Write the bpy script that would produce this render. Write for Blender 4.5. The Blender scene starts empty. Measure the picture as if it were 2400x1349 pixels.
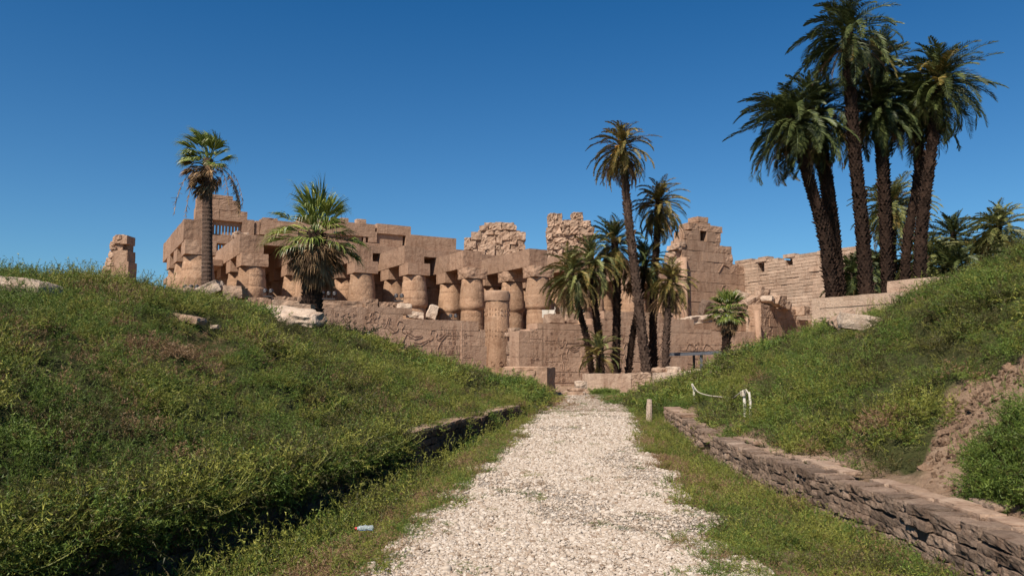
import bpy, math, random
import numpy as np
from mathutils import Vector, Matrix, noise as mnoise

# ------------------------------------------------------------------ camera, sky, sun, exposure
scene = bpy.context.scene
COL = scene.collection
R = math.radians
F_PX, CX, CY, EYE = 1800.0, 1200.0, 674.5, 1.6
PITCH = math.atan(175.5/F_PX)
cam_d = bpy.data.cameras.new("camera"); cam_d.sensor_width = 36; cam_d.lens = F_PX/2400*36
cam_d.clip_start = 0.05; cam_d.clip_end = 3000
cam = bpy.data.objects.new("camera", cam_d); COL.objects.link(cam)
cam.location = (0, 0, EYE); cam.rotation_euler = (math.pi/2+PITCH, 0, 0)
scene.camera = cam

SUN_DIR = Vector((-0.52, -0.85, 0)).normalized()
SUN_EL = R(49)
world = bpy.data.worlds.new("World"); scene.world = world; world.use_nodes = True
wn = world.node_tree.nodes; wl_ = world.node_tree.links
sky = wn.new('ShaderNodeTexSky'); sky.sky_type = 'NISHITA'; sky.sun_disc = False
sky.sun_elevation = SUN_EL; sky.sun_rotation = math.atan2(SUN_DIR.x, SUN_DIR.y)
sky.altitude = 0; sky.air_density = 1.0; sky.dust_density = 0.35; sky.ozone_density = 3.0
wn['Background'].inputs['Strength'].default_value = 0.075
tint = wn.new('ShaderNodeMix'); tint.data_type = 'RGBA'; tint.blend_type = 'MULTIPLY'; tint.inputs[0].default_value = 1.0
wtc = wn.new('ShaderNodeTexCoord'); wsx = wn.new('ShaderNodeSeparateXYZ'); wl_.new(wtc.outputs['Generated'], wsx.inputs[0])
wmr = wn.new('ShaderNodeMapRange'); wmr.inputs[1].default_value = 0.04; wmr.inputs[2].default_value = 0.50; wl_.new(wsx.outputs[2], wmr.inputs[0])
wgr = wn.new('ShaderNodeMix'); wgr.data_type = 'RGBA'; wl_.new(wmr.outputs[0], wgr.inputs[0])
wgr.inputs[6].default_value = (0.52, 0.82, 0.98, 1); wgr.inputs[7].default_value = (0.10, 0.56, 0.90, 1)
wl_.new(wgr.outputs[2], tint.inputs[7])      # the deep clear blue of this desert sky
wl_.new(sky.outputs[0], tint.inputs[6]); wl_.new(tint.outputs[2], wn['Background'].inputs['Color'])
sun_d = bpy.data.lights.new("sun", 'SUN'); sun_d.energy = 5.0; sun_d.angle = R(0.5); sun_d.color = (1.0, 0.93, 0.84)
sun = bpy.data.objects.new("sun", sun_d); COL.objects.link(sun)
s_to = Vector((SUN_DIR.x*math.cos(SUN_EL), SUN_DIR.y*math.cos(SUN_EL), math.sin(SUN_EL)))
sun.rotation_euler = s_to.to_track_quat('Z', 'Y').to_euler()
sun.location = (0, 0, 60)
vs = scene.view_settings
vs.view_transform = 'Standard'; vs.look = 'None'; vs.gamma = 1; vs.exposure = 0.50

# ------------------------------------------------------------------ measuring helpers
def ray(px, py):
    x = (px-CX)/F_PX; y = -(py-CY)/F_PX
    return Vector((x, math.cos(PITCH)-y*math.sin(PITCH), math.sin(PITCH)+y*math.cos(PITCH)))
def at(px, py, Y):
    d = ray(px, py); return Vector((0, 0, EYE)) + d*(Y/d.y)
def at_z(px, py, z):
    d = ray(px, py); return Vector((0, 0, EYE)) + d*((z-EYE)/d.z)
class Frame:
    """a building's own axes: origin on the ground and a turn about z"""
    def __init__(s, ox, oy, ang):
        s.o = Vector((ox, oy)); s.ang = ang
        s.u = Vector((math.cos(ang), math.sin(ang))); s.v = Vector((-math.sin(ang), math.cos(ang)))
    def hit(s, px, py, yl=0.0):
        d = ray(px, py); o = -s.o
        t = (yl - o.dot(s.v))/(Vector((d.x, d.y)).dot(s.v))
        p = d*t
        return (Vector((p.x, p.y))-s.o).dot(s.u), EYE+p.z
    def world(s, xl, yl):
        return s.o + s.u*xl + s.v*yl

# ------------------------------------------------------------------ mesh builder
class MB:
    def __init__(s): s.v = []; s.f = []; s.t = []
    def quad(s, pts, tint=1.0):
        n = len(s.v); s.v += [tuple(p) for p in pts]; s.f.append(tuple(range(n, n+len(pts)))); s.t.append(tint)
    def hexa(s, c8, tint=1.0):
        n = len(s.v); s.v += [tuple(p) for p in c8]
        for q in ((0,3,2,1),(4,5,6,7),(0,1,5,4),(1,2,6,5),(2,3,7,6),(3,0,4,7)):
            s.f.append(tuple(n+i for i in q)); s.t.append(tint)
    def box(s, x0, x1, y0, y1, z0, z1, tint=1.0, j=0.0, rng=random):
        c = [(x0,y0,z0),(x1,y0,z0),(x1,y1,z0),(x0,y1,z0),(x0,y0,z1),(x1,y0,z1),(x1,y1,z1),(x0,y1,z1)]
        if j: c = [(a+rng.uniform(-j,j), b+rng.uniform(-j,j), d+rng.uniform(-j,j)) for a,b,d in c]
        s.hexa(c, tint)
    def bar(s, p, q, w, d, tint=1.0, up=Vector((0,0,1))):
        p = Vector(p); q = Vector(q); a = q-p
        if a.length < 1e-6: return
        a.normalize(); sd = a.cross(up)
        if sd.length < 1e-3: sd = Vector((1,0,0))
        sd.normalize(); n = a.cross(sd); sd = sd*w/2; n = n*d/2
        s.hexa([p-sd-n, p+sd-n, p+sd+n, p-sd+n, q-sd-n, q+sd-n, q+sd+n, q-sd+n], tint)
    def tube(s, pts, radii, seg=8, tint=1.0, rough=0.0, cap=True, ph=0):
        n0 = len(s.v); m = len(pts)
        for i, p in enumerate(pts):
            p = Vector(p)
            a = (Vector(pts[min(i+1, m-1)])-Vector(pts[max(i-1, 0)]))
            a.normalize()
            x = a.cross(Vector((0, 1, 0.01)))
            if x.length < 1e-3: x = Vector((1, 0, 0))
            x.normalize(); y = a.cross(x)
            for k in range(seg):
                th = 2*math.pi*k/seg+ph
                r = radii[i]
                if rough: r *= 1+rough*mnoise.noise(Vector((math.cos(th)*2, math.sin(th)*2, i*0.7)))
                s.v.append(tuple(p+x*r*math.cos(th)+y*r*math.sin(th)))
        for i in range(m-1):
            for k in range(seg):
                a = n0+i*seg+k; b = n0+i*seg+(k+1) % seg
                s.f.append((a, b, b+seg, a+seg)); s.t.append(tint)
        if cap:
            s.f.append(tuple(n0+k for k in reversed(range(seg)))); s.t.append(tint)
            s.f.append(tuple(n0+(m-1)*seg+k for k in range(seg))); s.t.append(tint)
    def rock(s, c, size, seed=0, n=5, sq=0.45, rough=0.12, rotz=0.0, tilt=(0, 0), tint=1.0, fine=0.3):
        """a worn block: a subdivided cube drawn part way to an ellipsoid and roughened"""
        rm = Matrix.Rotation(rotz, 3, 'Z') @ Matrix.Rotation(tilt[0], 3, 'X') @ Matrix.Rotation(tilt[1], 3, 'Y')
        idx = {}; n0 = len(s.v); off = Vector((seed*3.17, seed*1.31, seed*2.23)); c = Vector(c)
        def vert(i, j, k):
            key = (i, j, k)
            if key in idx: return idx[key]
            p = Vector((2*i/n-1, 2*j/n-1, 2*k/n-1))
            e = p.normalized()
            m = max(abs(p.x), abs(p.y), abs(p.z))
            q = p*(1-sq) + e*m*sq*1.05
            w = Vector((q.x*size[0]/2, q.y*size[1]/2, q.z*size[2]/2)); ms = (size[0]*size[1]*size[2])**(1/3)
            u_ = w/ms
            d = mnoise.noise(u_*2.2+off)*rough*1.3 + mnoise.noise(u_*6.5+off)*rough*fine*1.1
            w = rm @ (w + Vector((e.x*min(1, size[0]/ms), e.y*min(1, size[1]/ms), e.z*min(1, size[2]/ms)))*d*ms)
            s.v.append(tuple(c+w)); idx[key] = len(s.v)-1
            return idx[key]
        for a in range(n):
            for b in range(n):
                for q in (((a,b,0),(a,b+1,0),(a+1,b+1,0),(a+1,b,0)), ((a,b,n),(a+1,b,n),(a+1,b+1,n),(a,b+1,n)),
                          ((a,0,b),(a+1,0,b),(a+1,0,b+1),(a,0,b+1)), ((a,n,b),(a,n,b+1),(a+1,n,b+1),(a+1,n,b)),
                          ((0,a,b),(0,a,b+1),(0,a+1,b+1),(0,a+1,b)), ((n,a,b),(n,a+1,b),(n,a+1,b+1),(n,a,b+1))):
                    s.f.append(tuple(vert(*t) for t in q)); s.t.append(tint)
    def lathe(s, prof, cx, cy, seg=32, amp=0.03, seed=0, tints=None, a0=0):
        n0 = len(s.v); m = len(prof)
        for i, (r, z) in enumerate(prof):
            for k in range(seg):
                th = 2*math.pi*k/seg
                d = amp*(mnoise.noise(Vector((math.cos(th)*1.7+seed, math.sin(th)*1.7, z*0.55)))*1.2
                         + 0.6*mnoise.noise(Vector((math.cos(th)*5+seed, math.sin(th)*5, z*1.7))))
                s.v.append((cx+(r+d)*math.cos(th), cy+(r+d)*math.sin(th), z+d*0.3))
        for i in range(m-1):
            for k in range(seg):
                a = n0+i*seg+k; b = n0+i*seg+(k+1) % seg
                s.f.append((a, b, b+seg, a+seg)); s.t.append(tints(i, k) if tints else 1.0)
        s.f.append(tuple(n0+(m-1)*seg+k for k in range(seg))); s.t.append(1.0)
    def build(s, name, mat, parent=None, smooth=False, loc=None, rotz=0.0):
        me = bpy.data.meshes.new(name)
        me.from_pydata(s.v, [], s.f); me.update()
        at_ = me.attributes.new('tint', 'FLOAT', 'FACE'); at_.data.foreach_set('value', s.t)
        if smooth: me.polygons.foreach_set('use_smooth', [True]*len(me.polygons))
        me.materials.append(mat)
        o = bpy.data.objects.new(name, me); COL.objects.link(o)
        if parent: o.parent = parent
        if loc is not None: o.location = loc
        if rotz: o.rotation_euler = (0, 0, rotz)
        return o
def tag(o, label=None, cat=None, group=None, kind=None):
    if label: o['label'] = label
    if cat: o['category'] = cat
    if group: o['group'] = group
    if kind: o['kind'] = kind
    return o
def empty(name, loc=(0, 0, 0), rotz=0.0):
    o = bpy.data.objects.new(name, None); COL.objects.link(o); o.location = loc; o.rotation_euler = (0, 0, rotz)
    o.empty_display_size = 0.3
    return o

# ------------------------------------------------------------------ materials
def new_mat(name):
    m = bpy.data.materials.new(name); m.use_nodes = True
    nt = m.node_tree; return m, nt, nt.nodes['Principled BSDF']
def N(nt, t, **kw):
    n = nt.nodes.new(t)
    for k, v in kw.items(): setattr(n, k, v)
    return n
def ramp(nt, stops, fac):
    r = N(nt, 'ShaderNodeValToRGB'); e = r.color_ramp.elements
    while len(e) < len(stops): e.new(0.5)
    for el, (p, c) in zip(e, stops): el.position = p; el.color = (*c, 1)
    nt.links.new(fac, r.inputs[0]); return r.outputs[0]
def noise_n(nt, vec, scale, detail=5, rough=0.6, dist=0.0):
    n = N(nt, 'ShaderNodeTexNoise'); n.inputs['Scale'].default_value = scale; n.inputs['Detail'].default_value = detail
    n.inputs['Roughness'].default_value = rough; n.inputs['Distortion'].default_value = dist
    nt.links.new(vec, n.inputs['Vector']); return n.outputs['Fac']
def mixc(nt, fac, a, b, mode='MIX'):
    m = N(nt, 'ShaderNodeMix', data_type='RGBA', blend_type=mode)
    if isinstance(fac, float): m.inputs[0].default_value = fac
    else: nt.links.new(fac, m.inputs[0])
    for i, x in ((6, a), (7, b)):
        if isinstance(x, tuple): m.inputs[i].default_value = (*x, 1)
        else: nt.links.new(x, m.inputs[i])
    return m.outputs[2]
def mth(nt, op, a, b=None):
    m = N(nt, 'ShaderNodeMath', operation=op)
    for i, x in enumerate((a, b)):
        if x is None: continue
        if isinstance(x, (int, float)): m.inputs[i].default_value = x
        else: nt.links.new(x, m.inputs[i])
    return m.outputs[0]
def bump(nt, b, pairs):
    """pairs: (height socket, distance in metres)"""
    prev = None
    for h, d in pairs:
        n = N(nt, 'ShaderNodeBump'); n.inputs['Distance'].default_value = d; n.inputs['Strength'].default_value = 1.0
        nt.links.new(h, n.inputs['Height'])
        if prev: nt.links.new(prev, n.inputs['Normal'])
        prev = n.outputs[0]
    nt.links.new(prev, b.inputs['Normal'])

def stone_mat(name, dark, light, pale, carve=0.0, course=None, bscale=1.0, cracks=0.0):
    if bscale == 1.0: dark, light, pale = [(min(.8, r*1.04), min(.75, g*1.10), min(.7, b*1.18)) for r, g, b in (dark, light, pale)]
    m, nt, b = new_mat(name)
    tc = N(nt, 'ShaderNodeTexCoord'); P = tc.outputs['Object']
    big = noise_n(nt, P, 0.35*bscale, 6, 0.65, 0.4)
    mid = noise_n(nt, P, 2.3*bscale, 8, 0.7)
    fine = noise_n(nt, P, 14*bscale, 6, 0.7)
    c = ramp(nt, [(0.30, dark), (0.52, light), (0.74, pale)], mixv(nt, big, mid, 0.45))
    c = mixc(nt, ramp_f(nt, fine, 0.35, 0.75), c, mixc(nt, 1.0, c, (0.68, 0.63, 0.6), 'MULTIPLY'))
    # weather streaks and soot patches of the stone itself
    sp = N(nt, 'ShaderNodeMapping'); sp.inputs['Scale'].default_value = (1.4, 1.4, 0.35)
    nt.links.new(P, sp.inputs[0])
    st = noise_n(nt, sp.outputs[0], 1.1, 7, 0.7, 0.6)
    c = mixc(nt, ramp_f(nt, st, 0.50, 0.70), c, mixc(nt, 1.0, c, (0.64, 0.57, 0.53), 'MULTIPLY'))
    ta = N(nt, 'ShaderNodeAttribute', attribute_name='tint')
    tm = N(nt, 'ShaderNodeCombineColor')
    for i in range(3): nt.links.new(ta.outputs['Fac'], tm.inputs[i])
    c = mixc(nt, 1.0, c, tm.outputs[0], 'MULTIPLY')
    hs = [(mid, 0.09), (fine, 0.03)]
    if carve > 0:
        # shallow weathered carving: broken cells laid out in rows
        mp = N(nt, 'ShaderNodeMapping'); mp.inputs['Scale'].default_value = (3.1, 3.1, 2.4); nt.links.new(P, mp.inputs[0])
        vo = N(nt, 'ShaderNodeTexVoronoi', feature='DISTANCE_TO_EDGE'); vo.inputs['Scale'].default_value = 1.0
        nt.links.new(mp.outputs[0], vo.inputs['Vector'])
        e = ramp_f(nt, vo.outputs['Distance'], 0.02, 0.12)
        hs.append((mth(nt, 'MULTIPLY', e, carve), 0.04))
    if cracks > 0:
        vo2 = N(nt, 'ShaderNodeTexVoronoi', feature='DISTANCE_TO_EDGE'); vo2.inputs['Scale'].default_value = 0.32
        wv = N(nt, 'ShaderNodeMix', data_type='VECTOR'); wv.inputs[0].default_value = 0.25
        nz = N(nt, 'ShaderNodeTexNoise'); nz.inputs['Scale'].default_value = 1.5; nt.links.new(P, nz.inputs['Vector'])
        nt.links.new(P, wv.inputs[4]); nt.links.new(nz.outputs['Color'], wv.inputs[5])
        nt.links.new(wv.outputs[1], vo2.inputs['Vector'])
        e2 = ramp_f(nt, vo2.outputs['Distance'], 0.0, 0.02)
        hs.append((e2, 0.03*cracks))
        c = mixc(nt, e2, mixc(nt, 1.0, c, (0.80, 0.75, 0.72), 'MULTIPLY'), c)
    nt.links.new(c, b.inputs['Base Color'])
    b.inputs['Roughness'].default_value = 0.92; b.inputs['Specular IOR Level'].default_value = 0.15
    bump(nt, b, hs)
    return m
def mixv(nt, a, b_, f):
    m = N(nt, 'ShaderNodeMix', data_type='FLOAT'); m.inputs[0].default_value = f
    nt.links.new(a, m.inputs[2]); nt.links.new(b_, m.inputs[3]); return m.outputs[0]
def ramp_f(nt, x, lo, hi):
    r = N(nt, 'ShaderNodeMapRange'); r.inputs[1].default_value = lo; r.inputs[2].default_value = hi
    nt.links.new(x, r.inputs[0]); return r.outputs[0]

M_STONE = stone_mat('sandstone', (0.27, 0.155, 0.092), (0.37, 0.225, 0.138), (0.46, 0.30, 0.195))
M_RESTO = stone_mat('smooth_sandstone', (0.30, 0.175, 0.105), (0.355, 0.212, 0.130), (0.41, 0.255, 0.160))
M_COLUMN = stone_mat('column_sandstone', (0.28, 0.155, 0.085), (0.40, 0.235, 0.135), (0.52, 0.345, 0.22), carve=0.3)
M_CARVED = stone_mat('carved_sandstone', (0.34, 0.20, 0.122), (0.44, 0.272, 0.172), (0.52, 0.345, 0.23), carve=0.10)
M_PALE = stone_mat('pale_limestone', (0.42, 0.30, 0.21), (0.56, 0.43, 0.32), (0.70, 0.58, 0.46), cracks=0.6, bscale=1.6)
M_RUIN = stone_mat('rubble_sandstone', (0.28, 0.17, 0.105), (0.41, 0.265, 0.17), (0.55, 0.39, 0.27), cracks=0.4)
M_COURSE = stone_mat('coursed_sandstone', (0.34, 0.215, 0.14), (0.46, 0.31, 0.205), (0.55, 0.40, 0.28))
M_DRY = stone_mat('weathered_masonry', (0.22, 0.145, 0.10), (0.37, 0.26, 0.185), (0.52, 0.39, 0.29), bscale=3.0)
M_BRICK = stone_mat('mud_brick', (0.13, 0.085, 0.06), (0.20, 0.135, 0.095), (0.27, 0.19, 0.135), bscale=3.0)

def plain_mat(name, col, rough=0.6, metal=0.0, var=0.25, scale=8.0):
    m, nt, b = new_mat(name)
    tc = N(nt, 'ShaderNodeTexCoord')
    n = noise_n(nt, tc.outputs['Object'], scale, 4)
    c = mixc(nt, n, tuple(x*(1-var) for x in col), tuple(min(1, x*(1+var)) for x in col))
    nt.links.new(c, b.inputs['Base Color']); b.inputs['Roughness'].default_value = rough; b.inputs['Metallic'].default_value = metal
    return m
def leaf_mat(name, a, b_, c_, trans=0.25, rough=0.55, inst=True, spec=0.3):
    m, nt, b = new_mat(name)
    g = N(nt, 'ShaderNodeNewGeometry'); oi = N(nt, 'ShaderNodeObjectInfo'); ta = N(nt, 'ShaderNodeAttribute', attribute_name='tint')
    f = mth(nt, 'ADD', mth(nt, 'MULTIPLY', g.outputs['Random Per Island'], 0.55), mth(nt, 'MULTIPLY', oi.outputs['Random'], 0.45 if inst else 0.0))
    if not inst: f = mth(nt, 'MULTIPLY', g.outputs['Random Per Island'], 1.0)
    c = ramp(nt, [(0.05, a), (0.5, b_), (0.95, c_)], f)
    tm = N(nt, 'ShaderNodeCombineColor')
    for i in range(3): nt.links.new(ta.outputs['Fac'], tm.inputs[i])
    c = mixc(nt, 1.0, c, tm.outputs[0], 'MULTIPLY')
    nt.links.new(c, b.inputs['Base Color'])
    b.inputs['Roughness'].default_value = rough; b.inputs['Specular IOR Level'].default_value = spec
    tr = N(nt, 'ShaderNodeBsdfTranslucent'); nt.links.new(c, tr.inputs['Color'])
    mx = N(nt, 'ShaderNodeMixShader'); mx.inputs[0].default_value = trans
    out = nt.nodes['Material Output']
    nt.links.new(b.outputs[0], mx.inputs[1]); nt.links.new(tr.outputs[0], mx.inputs[2]); nt.links.new(mx.outputs[0], out.inputs['Surface'])
    return m
M_G1 = leaf_mat('shrub_green', (0.05, 0.085, 0.013), (0.115, 0.168, 0.026), (0.22, 0.25, 0.05))
M_G2 = leaf_mat('shrub_yellow_green', (0.10, 0.115, 0.018), (0.18, 0.185, 0.03), (0.31, 0.28, 0.06))
M_G3 = leaf_mat('shrub_dry', (0.16, 0.09, 0.04), (0.26, 0.155, 0.075), (0.36, 0.24, 0.13), trans=0.15)
M_G4 = leaf_mat('shrub_dark', (0.05, 0.05, 0.014), (0.085, 0.085, 0.02), (0.16, 0.11, 0.045))
M_DATE = leaf_mat('date_leaf', (0.026, 0.036, 0.010), (0.052, 0.066, 0.018), (0.125, 0.14, 0.042), trans=0.08, rough=0.5, inst=False, spec=0.25)
M_DATE2 = leaf_mat('date_leaf_golden', (0.07, 0.07, 0.016), (0.15, 0.125, 0.03), (0.30, 0.19, 0.06), trans=0.12, rough=0.5, inst=False, spec=0.25)
M_DATE3 = leaf_mat('date_leaf_silver', (0.075, 0.085, 0.026), (0.145, 0.155, 0.045), (0.28, 0.26, 0.09), trans=0.12, rough=0.5, inst=False, spec=0.3)
M_DEAD = leaf_mat('dead_leaf', (0.14, 0.075, 0.035), (0.26, 0.15, 0.07), (0.42, 0.27, 0.13), trans=0.12, rough=0.7, inst=False)
M_FAN = leaf_mat('fan_leaf', (0.07, 0.105, 0.018), (0.16, 0.205, 0.035), (0.34, 0.34, 0.085), trans=0.22, rough=0.4, inst=False, spec=0.5)
M_FRUIT = leaf_mat('date_fruit', (0.35, 0.15, 0.02), (0.5, 0.24, 0.03), (0.6, 0.34, 0.06), trans=0.05, inst=False)
M_BARK = stone_mat('palm_bark', (0.028, 0.016, 0.011), (0.062, 0.036, 0.024), (0.13, 0.078, 0.052), bscale=4.0)
M_BARK2 = stone_mat('grey_palm_bark', (0.07, 0.045, 0.032), (0.14, 0.09, 0.065), (0.22, 0.155, 0.115), bscale=4.0)
M_METAL = plain_mat('grey_painted_steel', (0.13, 0.135, 0.15), 0.45, 0.3)
M_DARKMETAL = plain_mat('dark_painted_steel', (0.045, 0.035, 0.032), 0.5, 0.3)
M_WOOD = plain_mat('whitewashed_wood', (0.66, 0.58, 0.47), 0.85)
M_ROPE = plain_mat('pale_rope', (0.50, 0.42, 0.32), 0.9)
def glass_mat():
    m, nt, b = new_mat('clear_plastic'); b.inputs['Base Color'].default_value = (0.80, 0.88, 0.90, 1)
    b.inputs['Roughness'].default_value = 0.12; b.inputs['Transmission Weight'].default_value = 0.75; b.inputs['IOR'].default_value = 1.3
    return m
M_PET = glass_mat()
M_RED = plain_mat('red_plastic', (0.55, 0.05, 0.04), 0.4)
M_LAMPGLASS = plain_mat('lamp_glass', (0.10, 0.09, 0.085), 0.35)

# ------------------------------------------------------------------ terrain
WL = [(-6, -4.9), (2, -4.2), (5.2, -3.25), (8, -2.55), (11, -2.05), (14.2, -1.57), (17.5, -0.85), (21.7, 0.18), (24, 1.0), (60, 1.0)]
WR = [(-6, 3.55), (5.3, 3.55), (7.5, 3.62), (9.2, 3.5), (11.1, 3.42), (13.8, 3.5), (17, 3.85), (20.9, 4.15), (24, 4.3), (60, 4.3)]
PL = [(-6, -1.3), (5, -1.15), (6.4, -1.0), (8.2, -0.80), (11.5, -0.44), (14.4, -0.12), (19, 0.3), (21.3, 0.55), (28.8, 1.44), (33, 2.0), (37, 1.6), (41, 1.2)]
PR = [(-6, 1.85), (5.8, 1.82), (6.9, 1.78), (11.5, 2.15), (15.2, 2.35), (18, 2.9), (21, 3.2), (26, 3.85), (31, 4.6), (36, 5.2), (41, 7.5)]
def ip(tab, y):
    return np.interp(y, [a for a, b in tab], [b for a, b in tab])
def tps_fit(pts):
    P = np.array(pts, float); n = len(P)
    d = np.hypot(P[:, None, 0]-P[None, :, 0], P[:, None, 1]-P[None, :, 1])
    K = d**2*np.log(d+1e-9) + np.eye(n)*0.5
    A = np.zeros((n+3, n+3)); A[:n, :n] = K; A[:n, n] = 1; A[:n, n+1:] = P[:, :2]; A[n, :n] = 1; A[n+1:, :n] = P[:, :2].T
    w = np.linalg.solve(A, np.concatenate([P[:, 2], [0, 0, 0]]))
    return P, w
def tps_eval(fit, X, Y):
    P, w = fit; sh = X.shape; X = X.ravel(); Y = Y.ravel(); out = np.empty(X.size)
    for i in range(0, X.size, 20000):
        x = X[i:i+20000]; y = Y[i:i+20000]
        d = np.hypot(x[:, None]-P[None, :, 0], y[:, None]-P[None, :, 1])
        out[i:i+20000] = (d**2*np.log(d+1e-9))@w[:len(P)] + w[-3] + w[-2]*x + w[-1]*y
    return out.reshape(sh)
def cp(px, py, Y): p = at(px, py, Y); return (p.x, p.y, p.z)
LPTS = [(-4.6, -2, .35), (-3.6, 5.2, .35), (-2.95, 8, .35), (-2.4, 11, .35), (-1.95, 14.2, .35), (-1.2, 17.5, .32), (-0.2, 21.7, .3), (1.0, 26, .12), (1.9, 30, 0.05), (1.6, 35, 0.0),
        cp(0, 680, 12), cp(150, 684, 12.6), cp(320, 686, 13.5), cp(420, 688, 15.5), cp(520, 728, 17.5), cp(600, 755, 19.5), cp(735, 768, 24), cp(850, 800, 26.5), cp(960, 828, 28.5), cp(1060, 862, 31), cp(1150, 893, 33.5), cp(1240, 925, 36),
        (-8.5, 2, 2.7), (-8, 7, 2.8), (-14, 2, 3.2), (-14, 9, 3.5), (-20, 14, 3.7), (-12, 18, 3.4), (-11, 28, 3.4), (-16, 34, 3.3), (-7.5, 31, 2.3), (-5, 35, 1.0), (-9, 40, 1.0), (-3, 40, .3), (-24, 30, 3.2), (-24, 2, 3.4),
        (-5.4, 5.5, 1.5), (-5.0, 8, 1.45), (-4.4, 11, 1.5), (-3.8, 14.5, 1.45), (-3.4, 19, 1.3), (-2.4, 24, 1.1)]
RPTS = [(3.9, -2, .33), (4.15, 3, .33), (4.2, 5, .34), (4.2, 7, .34), (4.05, 9, .36), (3.9, 11, .36), (3.95, 14, .36), (4.3, 17, .33), (4.6, 21, .2), (5.0, 26, .1), (5.4, 30, .06), (5.8, 35, 0.0),
        cp(2400, 595, 13), cp(2300, 635, 14.5), cp(2200, 675, 16.5), cp(2110, 712, 18), cp(2030, 758, 20.5), cp(1950, 765, 22.5), cp(1880, 785, 24), cp(1800, 818, 26), cp(1700, 855, 29), cp(1600, 892, 32), cp(1500, 925, 35),
        (9, 4, 3.3), (9.5, 8, 3.7), (14, 4, 4.0), (14, 12, 4.4), (18, 20, 3.6), (14, 26, 3.0), (12, 32, 2.2), (18, 34, 2.6), (10, 38, 0.8), (20, 40, 2.2), (26, 20, 3.6), (26, 36, 2.2), (7, 42, .1),
        (5.2, 5.5, 1.0), (5.4, 8, 1.0), (6.6, 8, 2.0), (6.8, 11, 2.0), (6.6, 15, 1.75), (6.6, 20, 1.3)]
FL, FR = tps_fit(LPTS), tps_fit(RPTS)
def sst(x): x = np.clip(x, 0, 1); return x*x*(3-2*x)
def terrain(X, Y, detail=True):
    X = np.asarray(X, float); Y = np.asarray(Y, float)
    wl, wr, pl, pr = ip(WL, Y), ip(WR, Y), ip(PL, Y), ip(PR, Y)
    fall = 1-sst((Y-14)/9)
    g = -0.42*sst((pl-0.15-X)/np.maximum(pl-wl-0.2, 0.3))*fall - 0.12*sst((X-pr-0.1)/np.maximum(wr-pr-0.3, 0.3))*(1-sst((Y-15)/7))
    bl = np.maximum(tps_eval(FL, np.clip(X, -26, 3), np.clip(Y, -4, 44)), 0)
    br = np.maximum(tps_eval(FR, np.clip(X, 3, 28), np.clip(Y, -4, 46)), 0)
    fL = sst((wl-0.08-X)/0.26); fR = sst((X-wr-0.08)/0.26)
    soft = sst((Y-21.8)/3.0)   # beyond the walls the banks run out gently
    fL = fL*(1-soft) + soft*sst((pl-X)/1.2); fR = fR*(1-soft) + soft*sst((X-pr)/1.2)
    z = g*(1-fL)*(1-fR) + bl*fL + br*fR
    far = 1-sst((Y-41-6*(X < -8)-3*(X > 12))/6); far = far*(1-sst((np.abs(X)-32)/10))*sst((Y+8)/5)
    return (z-0.22*np.clip(z, 0, 1))*far
def terr(x, y): return float(terrain(np.array([x]), np.array([y]))[0])

def mound(x, y):
    w = mnoise.noise(Vector((x*1.1, y*1.1, 5.5)))*.35
    d, _ = mnoise.voronoi(Vector((x/1.25+w, y/1.25-w, 0.3)), distance_metric='DISTANCE')
    return max(0.0, 1-min(1, d[0]*1.25)**2), d[0]
def bump2(x, y): return mnoise.noise(Vector((x*0.9, y*0.9, 3.1)))*0.5 + mnoise.noise(Vector((x*2.6, y*2.6, 7.7)))*0.3 + mnoise.noise(Vector((x*7, y*7, 1.7)))*0.16
def ground_hit(px, py, lo=3.0, hi=45.0, up=0.0):
    d = ray(px, py); Y = np.arange(lo, hi, .05); T = Y/d.y; X = d.x*T; Z = EYE+d.z*T
    G = terrain(X, Y)+up; k = np.where(Z <= G)[0]
    if len(k) == 0: return None
    return Vector((X[k[0]], Y[k[0]], G[k[0]]))
BARE = []
for q_ in ((2400, 838), (2300, 884), (2215, 930), (2205, 1000), (2165, 1080), (2145, 1170), (2300, 1235), (2450, 1290), (2700, 1300), (2900, 1000), (2700, 820), (2450, 800)):
    h_ = ground_hit(*q_)
    if h_: BARE.append((h_.x, h_.y))
def inside(poly, x, y):
    c = False; j = len(poly)-1
    for i in range(len(poly)):
        if (poly[i][1] > y) != (poly[j][1] > y) and x < (poly[j][0]-poly[i][0])*(y-poly[i][1])/(poly[j][1]-poly[i][1]+1e-12)+poly[i][0]: c = not c
        j = i
    return c
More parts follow.
